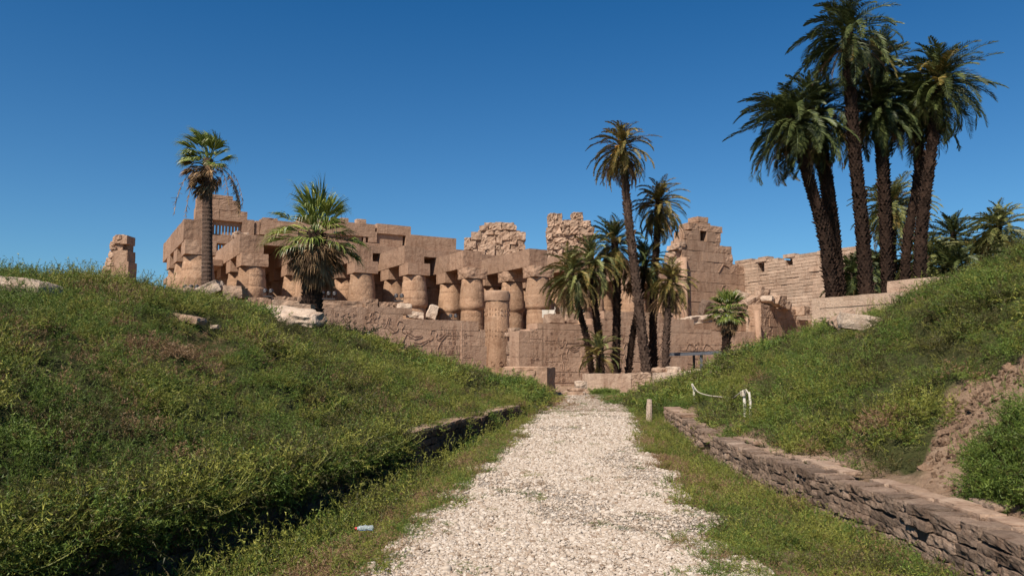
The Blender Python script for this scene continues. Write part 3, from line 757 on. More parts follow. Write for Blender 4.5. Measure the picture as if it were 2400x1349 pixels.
# ring signs near its foot
mb = MB()
for r_ in range(14):
    zz = [1.2, 3.4, 4.3, 4.8, 6.5, 7.2][r_ % 6]
for zz, n in ((1.55, 10), (4.4, 26), (4.95, 26), (6.6, 26), (7.1, 26)):
    for i in range(n):
        a = 2*math.pi*i/n; rr = 1.36
        c, s = math.cos(a), math.sin(a)
        if n == 10:
            for k in range(8):
                b0, b1 = 2*math.pi*k/8, 2*math.pi*(k+1)/8
                P_ = lambda b: Vector((rr*c-s*.22*math.cos(b), rr*s+c*.22*math.cos(b), zz+.22*math.sin(b)))
                mb.bar(P_(b0), P_(b1), .05, .06, .9, up=Vector((c, s, 0)))
        else:
            z1 = zz+.16*((i*7) % 3-1)*.5
            rr = 1.34; mb.bar((rr*c, rr*s, zz-.12), (rr*c, rr*s, z1+.12), .03, .04, .95, up=Vector((c, s, 0)))
            if i % 2: mb.bar((rr*c-s*.1, rr*s+c*.1, z1), (rr*c+s*.1, rr*s-c*.1, z1), .03, .04, .95, up=Vector((c, s, 0)))
mb.build('carving', M_COLUMN, so)

# ------------------------------------------------------------------ carved enclosure walls
WF = Frame(0.43, 52.0, R(30))
def crest_from(fr, pts, yl=0.0):
    L = [fr.hit(px, py, yl) for px, py in pts]
    xs = [a for a, b in L]; zs = [b for a, b in L]
    return (lambda x: float(np.interp(x, xs, zs))), xs[0], xs[-1]
rw = empty('carved_wall', (WF.o.x, WF.o.y, 0), WF.ang)
tag(rw, 'long brown stone wall carved with figures and signs standing behind the clump of palms', 'wall')
cr, xa, xb = crest_from(WF, [(1216, 775), (1239, 774), (1240, 756), (1402, 760), (1403, 728), (1560, 732), (1572, 752), (1592, 745), (1620, 768), (1700, 778), (1782, 776)])
mb = MB(); course_wall(mb, xa, xb, cr, .95, 1.3, 5, bl=(1.4, 2.8), gap=.018, off=.008)
mb.box(xa+.1, xb-.1, .1, 1.2, 0, 3.2)
mb.build('masonry', M_CARVED, rw)
mb = MB(); rg = random.Random(17)
Xw = lambda px, py=820: WF.hit(px, py)[0]
glyph_field(mb, rg, Xw(1242), Xw(1270), .4, 4.0, -.01)
glyph_field(mb, rg, Xw(1276), Xw(1330), .3, 4.1, -.01, p=.75)
glyph_field(mb, rg, Xw(1330), Xw(1398), .3, 1.5, -.01, p=.6); glyph_field(mb, rg, Xw(1330), Xw(1398), 3.0, 4.1, -.01, p=.6)
glyph_field(mb, rg, Xw(1405), Xw(1570), 3.6, 5.2, -.01, p=.6); glyph_field(mb, rg, Xw(1405), Xw(1570), .3, 2.1, -.01, p=.5)
glyph_field(mb, rg, Xw(1590), Xw(1770), 2.6, 3.6, -.01, p=.55); glyph_field(mb, rg, Xw(1590), Xw(1770), .5, 1.3, -.01, p=.4)
carved_king(mb, Xw(1322), 1.1, 2.3, -.01); carved_king(mb, Xw(1370), 1.2, 2.4, -.01, -1); carved_king(mb, Xw(1455), 1.3, 2.6, -.01)
carved_king(mb, Xw(1540), 1.3, 2.3, -.01, -1); carved_king(mb, Xw(1630), 1.2, 2.0, -.01, arm=False); carved_king(mb, Xw(1715), 1.5, 2.0, -.01, -1); carved_king(mb, Xw(1750), 1.4, 2.0, -.01)
for px in (1640, 1600):
    x = Xw(px); poly(mb, [(x, .6), (x+.5, 1.1), (x+.4, 1.6), (x+.9, 1.5), (x+1.8, 1.2), (x+2.3, .7), (x+2.0, .3)], -.01); poly(mb, [(x+.3, 2.6), (x+.6, 3.1), (x+1.0, 3.0), (x+1.9, 2.3), (x+2.6, 2.6)], -.01)
x = Xw(1272); mb.bar((x, .0, .1), (x, .0, 4.1), .05, .03, .5, up=Vector((0, 1, 0)))
mb.build('carving', M_CARVED, rw)
mb = MB(); x = Xw(1776, 760)
mb.tube([(x+.15, -.1, 0), (x-.1, -.02, 5.9)], [.26, .24], 12, 1.1, .05); mb.build('corner_moulding', M_RESTO, rw, smooth=True)

lw = empty('carved_wall', (WF.o.x, WF.o.y, 0), WF.ang)
tag(lw, 'ruined carved wall rising above the left grassy bank, with striding figures and stepped broken end', 'wall')
cl, xc, xd = crest_from(WF, [(740, 719), (930, 720), (931, 727), (960, 727), (961, 747), (1044, 749), (1112, 752), (1113, 771), (1140, 772), (1141, 800)])
mb = MB(); course_wall(mb, xc, xd, cl, .95, 1.3, 9, bl=(1.4, 3.0), gap=.018, off=.008, rag=.2)
mb.box(xc+.1, Xw(1100), .1, 1.2, 0, 3.2); mb.box(Xw(1100), xd-.5, .1, 1.2, 0, 1.4)
mb.build('masonry', M_CARVED, lw)
mb = MB()
glyph_field(mb, rg, Xw(750), Xw(845), 3.6, 4.9, -.01, p=.7); glyph_field(mb, rg, Xw(850), Xw(885), 3.5, 4.9, -.01, p=.7)
glyph_field(mb, rg, Xw(892), Xw(915), 2.6, 4.6, -.01); glyph_field(mb, rg, Xw(955), Xw(975), 2.7, 4.1, -.01)
glyph_field(mb, rg, Xw(1028), Xw(1078), 2.2, 4.1, -.01, cw=.28, chh=.30, p=.9); glyph_field(mb, rg, Xw(1028), Xw(1078), .3, 1.3, -.01, p=.7)
glyph_field(mb, rg, Xw(1084), Xw(1108), 2.0, 3.9, -.01); glyph_field(mb, rg, Xw(1084), Xw(1128), .3, 1.9, -.01, p=.8)
carved_king(mb, Xw(1018), 1.1, 2.8, -.01, -1); carved_king(mb, Xw(935), 1.4, 3.0, -.01); carved_king(mb, Xw(870), 2.4, 2.4, -.01, arm=False)
ring2(mb, Xw(881, 737), WF.hit(881, 737)[1], .22, -.01)
mb.bar((Xw(883), -.005, 2.2), (Xw(883), -.005, 4.4), .06, .04, 1, up=Vector((0, 1, 0)))
mb.bar((Xw(1081), -.005, .2), (Xw(1081), -.005, 4.2), .07, .03, 1.35, up=Vector((0, 1, 0)))
mb.build('carving', M_CARVED, lw)

# wing running away to the right of the moulded corner
oc = WF.world(Xw(1782, 776)+.1, .4)
W2 = Frame(oc.x, oc.y, R(44))
wing = empty('block_wall', (oc.x, oc.y, 0), W2.ang)
tag(wing, 'plain coursed stone wall between the moulded wall corner and the pale slab wall', 'wall')
c2, xe, xf = crest_from(W2, [(1783, 712), (1812, 716), (1813, 722), (1872, 724), (1873, 748), (1905, 750)])
mb = MB(); course_wall(mb, xe, xf, c2, .78, 1.2, 15, bl=(1.2, 2.6), gap=.02, off=.02); mb.box(xe+.1, xf-.1, .12, 1.1, 0, 3.8); mb.build('masonry', M_STONE, wing)
mb = MB(); x_, z_ = W2.hit(1838, 722); mb.rock((x_, .2, z_+.25), (1.3, 1.3, .7), 5, 6, .15, .1, tint=1.1)
x_, z_ = W2.hit(1872, 730); mb.rock((x_, .0, z_+.05), (1.1, 1.6, .8), 6, 6, .08, .05, tint=1.15); mb.build('projecting_block', M_RUIN, wing)
# dark beam wall behind it (1795-1895, 690-722)
p = at(1797, 722, 74); W3 = Frame(p.x, p.y, R(28)); x1, zt = W3.hit(1896, 697)
mb = MB(); mb.rock((x1/2, .6, zt-1.0), (x1, 1.2, 2.1), 7, 9, .02, .02); 
o = mb.build('stone_beam', M_BRICK, None, loc=(p.x, p.y, 0), rotz=W3.ang); tag(o, 'long dark weathered stone beam lying behind the coursed wall, right of the fallen rubble', 'stone beam')

# pale wall coming forward on the right, with coping block
pr_ = at(1901, 700, 39); W4 = Frame(pr_.x, pr_.y, R(-58))
sw = empty('slab_wall', (pr_.x, pr_.y, 0), W4.ang); tag(sw, 'low pale sandstone slab wall on the right in front of the tall palms', 'wall')
x1, _ = W4.hit(2215, 690); _, zt = W4.hit(1901, 700)
mb = MB(); xm, _ = W4.hit(2118, 690); mb.rock((xm/2, .6, zt/2), (xm, 1.2, zt), 21, 12, .008, .01, tint=1.12, fine=1.4); mb.rock(((x1+xm)/2, .7, zt/2-.05), (x1-xm, 1.3, zt-.1), 22, 9, .05, .05, tint=.85)
rq = random.Random(3)
mb.build('wall_slab', M_COURSE, sw)
xk0, _ = W4.hit(2062, 684); xk1, _ = W4.hit(2205, 660)
mb = MB(); mb.rock(((xk0+xk1)/2, 1.1, zt+.28), (xk1-xk0, 1.2, .62), 23, 9, .10, .02, tint=1.1); mb.build('coping_block', M_COURSE, sw)
mb = MB()
for zz in (zt-.5, zt-1.0, zt-1.12): mb.bar((.5, -.01, zz), (xm*.95, -.01, zz), .03, .03, .9, up=Vector((0, 1, 0)))
poly(mb, [(3, zt-1.0), (3.1, zt-.7), (3.5, zt-.6), (3.6, zt-.9)], -.01, .03); poly(mb, [(1.7, zt-1.9), (2.3, zt-1.85), (2.3, zt-1.6), (1.7, zt-1.62)], -.01, .03, close=True)
mb.build('carving', M_COURSE, sw)

# ------------------------------------------------------------------ tall ruined wall and the long wall on the right
corner = at(1748, 740, 80)
TF = Frame(corner.x, corner.y, R(30)); tw = empty('ruined_wall', (corner.x, corner.y, 0), R(30))
tag(tw, 'tall stepped ruined stone wall with a square hole near its peak, right of the palm clump', 'wall')
c3, xg, xh = crest_from(TF, [(1592, 600), (1596, 576), (1600, 560), (1601, 540), (1614, 540), (1615, 522), (1628, 522), (1629, 507), (1662, 508), (1663, 528), (1684, 530), (1685, 560), (1690, 575), (1710, 577), (1712, 592), (1720, 594), (1722, 620), (1748, 625), (1760, 632)])
mb = MB(); hx0, hz1 = TF.hit(1641, 544); hx1, hz0 = TF.hit(1657, 561)
course_wall(mb, xg, xh, c3, .98, 1.5, 33, bl=(.7, 1.7), gap=.03, off=.03, tv=.1, rag=.5, holes=[(hx0, hx1, hz0, hz1)])
for zz in np.arange(0, 14, .97):
    a = xg+.6; b = xh-.4
    while a < b and c3(a) < zz+1.0: a += .3
    while b > a and c3(b) < zz+1.0: b -= .3
    if b-a > .5:
        if zz < hz1 and zz+.97 > hz0: mb.box(a, hx0-.02, .16, 1.4, zz, zz+.965); mb.box(hx1+.02, b, .16, 1.4, zz, zz+.965)
        else: mb.box(a, b, .16, 1.4, zz, zz+.965)
mb.box(hx0-.1, hx1+.1, 1.0, 1.35, hz0-.1, hz1+.1, .7)  # backing of the hole, its shade put into a darker tint
mb.build('masonry', M_STONE, tw)
mb = MB(); x_, _ = TF.hit(1600, 700); zt_ = TF.hit(1600, 604)[1]
mb.tube([(x_, -.25, 0), (x_, -.25, zt_)], [.34, .32], 14, 1.15, .05); mb.build('corner_moulding', M_RESTO, tw, smooth=True)
mb = MB(); q = random.Random(5)
for i in range(16):
    px = q.uniform(1591, 1603); x_, z_ = TF.hit(px, 562+(1600-px)*1.6+q.uniform(0, 60)); mb.rock((x_, .5+q.uniform(0, .7), z_), (q.uniform(.5, 1.0), 1.3, q.uniform(.4, .8)), i, 5, .12, .10, tint=q.uniform(1.0, 1.25))
mb.build('broken_edge', M_RUIN, tw)
mb = MB(); x_, z_ = TF.hit(1700, 640)
poly(mb, [(x_-1, z_), (x_-.3, z_+.9), (x_+.5, z_+.7)], -.02, .1, .06); ring2(mb, x_, z_-1.9, .7, -.02, .12); mb.build('carving', M_STONE, tw)

LF = Frame(corner.x, corner.y, R(-60)); lg = empty('long_wall', (corner.x, corner.y, 0), R(-60))
tag(lg, 'long pale coursed wall with small square window holes running toward the tall palms', 'wall')
c4, xi, xj = crest_from(LF, [(1722, 612), (1765, 608), (1800, 604), (1870, 595), (1950, 584), (2010, 578)])
holes = []
for a, t_, b_, w in ((1776, 614, 635, 15), (1841, 604, 619, 16), (1921, 596, 608, 15)):
    h0, zt_ = LF.hit(a, t_); h1, _ = LF.hit(a+w, t_); _, zb_ = LF.hit(a, b_); holes.append((h0, h1, zb_, zt_))
mb = MB(); q = random.Random(44); z = 0
ztop = c4(xj)
while z < c4(0)+.01:
    h = .31; x = xi-q.uniform(0, .8)
    while x < xj:
        L = q.uniform(.6, 1.7); a, b = max(x, xi), min(x+L, xj); x += L
        if b-a < .1: continue
        if any(a < h1 and b > h0 and z+h > zb_+.16 and z < zt_-.16 for h0, h1, zb_, zt_ in holes):
            for h0, h1, zb_, zt_ in holes:
                if a < h1 and b > h0:
                    if a < h0-.1: mb.box(a, h0, 0, .9, z, z+h-.03, q.uniform(.9, 1.1), .01, q)
                    if b > h1+.1: mb.box(h1, b, 0, .9, z, z+h-.03, q.uniform(.9, 1.1), .01, q)
            continue
        if z+h > c4((a+b)/2)+.2 or (z+h > c4((a+b)/2)-.1 and q.random() < .2): continue
        o_ = q.uniform(-.022, .022) if q.random() < .88 else q.uniform(-.08, .07)
        tl = .025*(q.random()-.5)
        mb.box(a+.012, b-.012, o_, .9, z+.012, z+h-.012-abs(tl), q.uniform(.82, 1.12), .015, q)
    z += h
mb.box(xi+.1, xj-.1, .86, 1.6, 0, c4(xi)-2.2)
mb.build('masonry', M_COURSE, lg)
mb = MB()
for h0, h1, zb_, zt_ in holes: mb.box(h0-.1, h1+.1, .8, 1.1, zb_-.3, zt_+.33, .6); mb.box(h0-.25, h1+.3, -.06, .7, zt_-.02, zt_+.34, 1.05, .02)  # backings tinted dark as shade inside the holes, then the real lintels
mb.build('lintel_and_dark_backing', M_COURSE, lg)

# rubble lying on the wall between (each a thing)
def stone(name, px, py, D, size, label, rotz=0.0, tilt=(0, 0), mat=M_PALE, sq=.2, rough=.10, seed=1, n=7, group=None, foot=True, tint=1.0, cat='rock', sink=0.0, fine=.5):
    """px, py is the middle of its foot in the photo"""
    p = at(px, py, D); mb = MB()
    if D < 31:
        g_ = ground_hit(px, py, up=.10)
        if g_ and abs(g_.y-D) < 9: size = tuple(c*g_.y/D for c in size); p = g_; sink = size[2]*.38
    mb.rock((0, 0, size[2]/2-sink), size, seed, n, sq, rough, rotz, tilt, tint, fine)
    o = mb.build(name, mat, None, loc=(p.x, p.y, p.z)); tag(o, label, cat, group)
    if foot:
        r_ = max(size[0], size[1])*.45; ROCK_FOOT.append((p.x, p.y, r_))
        if D > 21.6 and size[0] > .3: d_ = Vector((-p.x, -p.y)).normalized(); ROCK_FOOT.append((p.x+d_.x*.55, p.y+d_.y*.55, r_)); ROCK_FOOT.append((p.x+d_.x*1.1, p.y+d_.y*1.1, r_*.8))
    return o
stone('fallen_block', 1762, 718, 66, (1.7, 1.2, .8), 'broken block leaning at the left end of the rubble heap beside the stepped wall', .6, (0, -.35), M_RUIN, seed=3, foot=False)
stone('fallen_block', 1786, 708, 66.5, (1.1, .9, 1.3), 'upright carved fragment in the middle of the rubble heap above the fan palm', .4, (.1, .2), M_RUIN, seed=4, foot=False)
stone('fallen_block', 1742, 708, 67, (1.6, 1.0, .8), 'big pale fragment under the join of stepped wall and long wall', .2, (0, .4), M_PALE, seed=5, foot=False)
stone('fallen_block', 1805, 714, 66, (1.9, 1.0, .5), 'flat tilted slab at the right end of the rubble heap', .9, (0, .3), M_PALE, seed=6, foot=False)
stone('fallen_block', 1825, 716, 66, (1.1, .9, .8), 'cube shaped broken block right of the rubble heap, next to the dark beam', .6, (.2, .3), M_RUIN, seed=7, foot=False)
stone('fallen_block', 1715, 735, 64.5, (2.6, 1.2, .7), 'long sloping slab of rubble resting on the carved wall behind the small fan palm', .5, (0, -.25), M_RUIN, seed=8, foot=False)
stone('fallen_block', 1640, 758, 62, (4.0, 1.2, .6), 'low pale heap of broken stone on the carved wall under the tall stepped ruin', .5, (0, -.12), M_PALE, rough=.25, seed=9, foot=False)
stone('fallen_block', 1660, 742, 63.5, (1.2, 1.0, 1.3), 'small dark broken stone standing at the foot of the round wall moulding', .3, (.3, .3), M_BRICK, seed=10, foot=False)

# ------------------------------------------------------------------ far ruins behind the hall
def stone_pile(name, rects, D, label, seed, sz, mat=M_RUIN, wild=.12):
    """a ruin of many irregular stones inside the px rectangles (x0, x1, top, bottom)"""
    q = random.Random(seed); c = at((rects[0][0]+rects[0][1])/2, 800, D); mb = MB(); sc = D/F_PX
    for (x0, x1, t, b) in rects:
        y = b
        while y > t:
            h = sz*q.uniform(.7, 1.4)/sc*0.85; x = x0+q.uniform(-2, 2)
            while x < x1:
                w = sz*q.uniform(.55, 1.5)/sc; p = at(x+w/2, y-h/2, D+q.uniform(-.25, .25))-c
                mb.rock((p.x, p.y+.9, p.z), (w*sc*1.04, 1.9, h*sc*1.06), q.randrange(999), 4, .09, wild*.8, q.gauss(0, .06), (q.gauss(0, .04), q.gauss(0, .06)), q.uniform(.8, 1.2), 1.0); x += w
            y -= h
        a = at(x0, b, D)-c; e = at(x1, t, D)-c
    x0 = min(r[0] for r in rects)+4; x1 = max(r[1] for r in rects)-4; b = at(x0, rects[0][3], D)-c; e = at(x1, rects[0][3], D)-c
    mb.box(b.x, e.x, 1.2, 3.0, -c.z, b.z)
    o = mb.build(name, mat, None, loc=(c.x, c.y, c.z)); return tag(o, label, 'ruin')
stone_pile('ruined_tower', [(1088, 1226, 562, 600), (1104, 1222, 549, 562), (1122, 1206, 536, 550), (1134, 1198, 531, 537), (1160, 1190, 521, 531), (1094, 1112, 570, 580)], 108, 'stepped heap of rough stones rising behind the middle of the hall beams', 5, .95)
stone_pile('ruined_tower', [(1283, 1388, 548, 612), (1283, 1380, 528, 548), (1284, 1316, 516, 529), (1322, 1372, 522, 530), (1341, 1362, 511, 522)], 108, 'broad rough stone ruin behind the palms with a loose block on its top', 6, .85, wild=.2)
ca = MB(); ca.tube([at(1316, 516, 109), at(1330, 515, 109), at(1342, 512, 109)], [.03]*3, 5); o = ca.build('cable', M_DARKMETAL); tag(o, 'thin dark cable strung between the two peaks of the broad rough ruin', 'cable')

# pillar at far left
D = 60; c = at(282, 860, D); pil = empty('ruined_pillar', (c.x, c.y, 0)); tag(pil, 'isolated ragged stone pillar standing alone at the far left of the hall', 'pillar')
mb = MB(); q = random.Random(9)
def prect(x0, x1, t, b, y0, y1, n=9, sq=.03, rough=.03, seed=1, tint=1.0):
    a = at(x0, t, D); e = at(x1, b, D); mb.rock(((a.x+e.x)/2-c.x, (y0+y1)/2, (a.z+e.z)/2), (e.x-a.x, y1-y0, a.z-e.z), seed, n, sq, rough, tint=tint, fine=1.2)
prect(261, 297, 612, 700, 0, 1.4, seed=3, rough=.012, sq=.02); prect(263, 297, 586, 613, .05, 1.35, seed=4, tint=.95, rough=.015)
prect(268, 284, 559, 588, .2, 1.2, seed=6, rough=.04); prect(282, 297, 551, 571, 0, 1.35, seed=7, tint=1.05, rough=.015); prect(286, 295, 570, 587, .5, 1.2, seed=8, tint=.8, rough=.02)
mb.build('masonry', M_STONE, pil)
mb = MB()
for i in range(60):
    py = q.uniform(556, 690); ed = np.interp(py, [556, 590, 612, 650, 690], [274, 266, 255, 248, 246]); px = q.uniform(ed, ed+12); p = at(px, py, D+q.uniform(.2, 1.1))
    mb.rock((p.x-c.x, p.y-c.y, p.z), (q.uniform(.3, .7), .6, q.uniform(.2, .45)), i, 3, .3, .15, tint=q.uniform(1.0, 1.3))
mb.build('broken_edge', M_RUIN, pil)

# ------------------------------------------------------------------ blocks and rocks
# the leaning corner block by the path
c = at(1236, 933, 36.5); cbx = empty('large_block', (c.x, c.y, c.z-.05), R(-20)); tag(cbx, 'tall cracked stone block left of the path end, its right side in shadow', 'stone block'); cbx.scale = (1.1, 1.1, 1.1)
mb = MB(); mb.rock((-.35, .55, .36), (1.55, 1.3, .74), 61, 9, .05, .05, tilt=(0, .06), fine=1.2); mb.rock((-.38, .55, .99), (1.5, 1.25, .62), 62, 9, .05, .05, tilt=(0, .1), fine=1.2)
mb.rock((.58, .60, .69), (.62, 1.2, 1.36), 63, 9, .06, .04, fine=1.2, tint=.95); mb.rock((-.2, .6, 1.33), (1.9, 1.2, .14), 64, 7, .15, .1, tint=1.2); mb.build('block_body', M_STONE, cbx)
stone('rubble_stone', 1195, 905, 38.5, (.9, .7, .42), 'pale flat stone just left of the tall cracked block, resting against it', .3, (0, .1), seed=11)
stone('rubble_stone', 1166, 902, 39, (1.0, .8, .28), 'low pale stone at the foot of the broken free-standing column', .1, (0, .15), seed=12, rough=.18)
stone('rubble_stone', 1185, 918, 37.5, (.8, .6, .22), 'small pale stone half buried in grass below the broken column', .5, seed=13, rough=.18)
stone('rubble_stone', 1222, 932, 36.6, (.7, .4, .2), 'small pale chip at the grass edge in front of the tall cracked block', .5, seed=14, rough=.18)
stone('small_block', 1305, 928, 38.6, (.5, .5, .22), 'lower of two small blocks stacked right of the tall cracked block', .1, mat=M_RUIN, sq=.08, rough=.05, seed=15)
stone('small_block', 1303, 918, 38.7, (.4, .45, .36), 'upper of two small blocks stacked right of the tall cracked block', .2, mat=M_RUIN, sq=.08, rough=.05, seed=16)
stone('flat_slab', 1338, 929, 39, (1.2, .8, .26), 'bottom slab of the small stack between cracked block and long carved slab', .05, mat=M_RUIN, seed=17)
stone('flat_slab', 1347, 922, 39.1, (1.05, .7, .12), 'thin middle slab of the small stack left of the long carved slab', -.05, (.05, .03), M_PALE, seed=18)
stone('flat_slab', 1350, 916, 39.2, (.85, .6, .16), 'top slab of the small stack left of the long carved slab', .1, (0, .06), M_RUIN, seed=19)
stone('rubble_stone', 1342, 932, 38.4, (.5, .35, .15), 'small flat stone lying in front of the slab stack', .1, seed=20, mat=M_PALE)
stone('rubble_stone', 1361, 911, 40.2, (.6, .6, .42), 'whitish rounded boulder touching the left end of the long carved slab', .3, seed=21, sq=.5)
c = at(1371, 919, 41); ls = empty('carved_slab', (c.x, c.y, c.z-.06), R(6)); tag(ls, 'long pale carved stone slab lying on its edge in front of the palm trunks', 'stone slab')
mb = MB(); mb.rock((1.25, .35, .52), (2.5, .7, 1.05), 71, 12, .012, .012, tint=1.15, fine=1.4); mb.build('dressed_face', M_COURSE, ls)
mb = MB(); mb.rock((3.08, .38, .53), (1.16, .72, 1.04), 72, 12, .03, .07, tint=.95, fine=1.6); mb.build('broken_face', M_RUIN, ls)
stone('low_block', 1568, 905, 42.5, (1.7, .8, .75), 'pale low block continuing right of the long carved slab', .1, seed=22, sq=.08, rough=.06, tint=1.05)
stone('rubble_stone', 1546, 878, 43, (.75, .6, .42), 'brown two-toned boulder right of the tallest palm foot, left of its pair', .3, mat=M_RUIN, seed=23, sq=.5)
stone('rubble_stone', 1577, 880, 43, (.9, .7, .5), 'peaked pale boulder standing on the low block below the bare palm trunk', .1, seed=24, sq=.4)
stone('rubble_stone', 1645, 898, 40.5, (2.4, 1.4, .75), 'wide rounded pale boulder at the crest of the right grass bank', .2, (0, -.12), seed=25, sq=.5)
stone('rubble_stone', 1680, 868, 41, (1.0, .8, .5), 'whitish boulder under the grey railing near the small fan palm', .2, seed=26, sq=.35)
# crest of the left bank
stone('fallen_block', 418, 722, 25.5, (1.0, .9, .65), 'rounded pale brown rock at the left end of the rocks on the left bank', .2, mat=M_RUIN, seed=31, sq=.4)
stone('standing_slab', 452, 727, 24.8, (.75, .5, .68), 'dark pointed slab standing upright among the left bank rocks', .5, (.1, .35), M_RUIN, sq=.25, seed=32, tint=.8)
stone('fallen_block', 478, 702, 26.5, (1.35, .9, .42), 'pale slanted slab leaning at the foot of the tall thin palm', .1, (0, -.45), M_PALE, sq=.15, seed=33)
stone('fallen_block', 522, 694, 27, (.85, .8, .36), 'left one of two flat blocks lying right of the tall thin palm', .05, (0, .03), M_RUIN, sq=.12, seed=34)
stone('fallen_block', 552, 700, 26.6, (.65, .8, .42), 'right one of two flat blocks lying right of the tall thin palm', .05, (0, .0), M_RUIN, sq=.16, seed=35)
stone('fallen_block', 517, 728, 24, (.75, .6, .42), 'weathered rock with small bush above it, between the flat blocks and the slope', .2, (0, .0), M_RUIN, sq=.3, seed=36)
stone('fallen_block', 440, 750, 21.5, (.95, .5, .20), 'long low brown rock sunk in the grass below the pointed slab', -.2, (0, .18), M_RUIN, sq=.25, seed=37)
stone('fallen_block', 505, 768, 20, (.22, .2, .1), 'tiny pale stone in the grass below the left bank rocks', 0, seed=38)
stone('fallen_slab', 682, 752, 24.3, (1.95, 1.1, .34), 'large whitish flat slab tilted over the grass left of the broad fan palm', -.12, (.28, .14), M_PALE, sq=.22, rough=.22, seed=39, tint=1.12, n=12, fine=.35)
stone('fallen_block', 676, 733, 26.5, (.95, .7, .42), 'brown block behind the whitish slab, left of the broad fan palm', 0, (0, .05), M_RUIN, sq=.12, seed=40)
stone('fallen_block', 712, 743, 25.6, (.6, .6, .42), 'cracked block touching the trunk of the broad fan palm', 0, (0, .05), M_RUIN, sq=.12, seed=41)
stone('boulder', 50, 684, 15, (1.45, 1.0, .42), 'smooth pale boulder on the skyline at the far left', 0, (0, .12), M_PALE, sq=.55, rough=.05, seed=42, n=8)
stone('leaning_slab', 1972, 762, 22, (.75, .5, .32), 'small broken slab leaning at the left of the big white slab on the right bank', .1, (0, -.5), M_RUIN, sq=.12, seed=43)
stone('leaning_slab', 2045, 765, 20.5, (1.7, .7, .42), 'big white topped slab lying on the right bank below the slab wall', -.2, (.05, .16), M_PALE, sq=.15, rough=.08, seed=44, n=8)
# terrace of blocks behind the left carved wall
TBF = Frame(*(lambda p: (p.x, p.y))(at(575, 725, 47)), R(22))
q = random.Random(12)
for i, (a, b, t, bt, lab) in enumerate(((578, 602, 696, 735, 'first block from the left in the low block row at the column feet'), (603, 635, 697, 735, 'second block from the left in the low block row at the column feet'), (636, 645, 697, 735, 'narrow third block in the low block row at the column feet'), (646, 694, 694, 740, 'long block in the low row just left of the broad fan palm'), (695, 745, 694, 740, 'block of the low row partly hidden by the broad fan palm trunk'),
                     (752, 850, 703, 725, 'long rough block with slanted cuts lying on the left carved wall'), (856, 886, 700, 722, 'smooth square block on top of the left carved wall'), (888, 922, 707, 727, 'rough block on top of the left carved wall, right of the square one'), (925, 959, 708, 730, 'rightmost block of the row on top of the left carved wall'))):
    x0, zt = TBF.hit(a, t); x1, _ = TBF.hit(b, t); zb = TBF.hit(a, bt)[1]
    w = TBF.world((x0+x1)/2, .6)
    mb = MB(); mb.rock((0, 0, (zt-zb)/2), (x1-x0-.03, 1.3, zt-zb), 50+i, 8, .05, .05, tint=q.uniform(.9, 1.1), fine=1.2)
    o = mb.build('terrace_block', M_STONE, None, loc=(w.x, w.y, zb), rotz=TBF.ang); tag(o, lab, 'stone block', 'blocks in the low row at the column feet')
stone('white_fragment', 947, 727, 49.5, (1.0, .5, .45), 'white rounded fragment on the wall top below the third big column', .3, seed=60, foot=False, sq=.5, tint=1.2)
stone('white_fragment', 972, 746, 49.8, (1.1, .6, .45), 'white jagged fragment in the notch of the left carved wall', .3, (0, .1), seed=61, foot=False, tint=1.2)
stone('white_fragment', 1013, 748, 50.5, (.6, .5, .95), 'upright white broken piece on the wall top between two big columns', .3, (0, .3), seed=62, foot=False, tint=1.2)
stone('wall_block', 1298, 757, 55.5, (1.25, .9, .66), 'left pale block on top of the right carved wall, below the white sign board', .5, seed=63, foot=False, mat=M_RUIN, sq=.06, rough=.05)
stone('wall_block', 1333, 758, 56.5, (1.0, .9, .64), 'right pale block on top of the right carved wall', .5, seed=64, foot=False, mat=M_RUIN, sq=.06, rough=.05)
stone('wall_block', 1330, 738, 57.5, (1.0, .9, .55), 'loose block lying above the two pale wall top blocks', .2, seed=65, foot=False, mat=M_RUIN, sq=.1, rough=.07)
# masonry stump in the gap left of the right carved wall
p = at(1205, 880, 56); mb = MB(); q = random.Random(21)
for i in range(26):
    r_, cc = divmod(i, 2); mb.rock((.1+cc*.42+q.gauss(0, .05), .5, .16+r_*.32), (q.uniform(.35, .55), .9, q.uniform(.26, .34)), i, 4, .15, .1, tint=q.uniform(.75, 1.2))
o = mb.build('rubble_core', M_RUIN, None, loc=(p.x-.1, p.y, 0), rotz=R(20)); tag(o, 'ragged rubble core of stones at the left end of the right carved wall', 'wall')

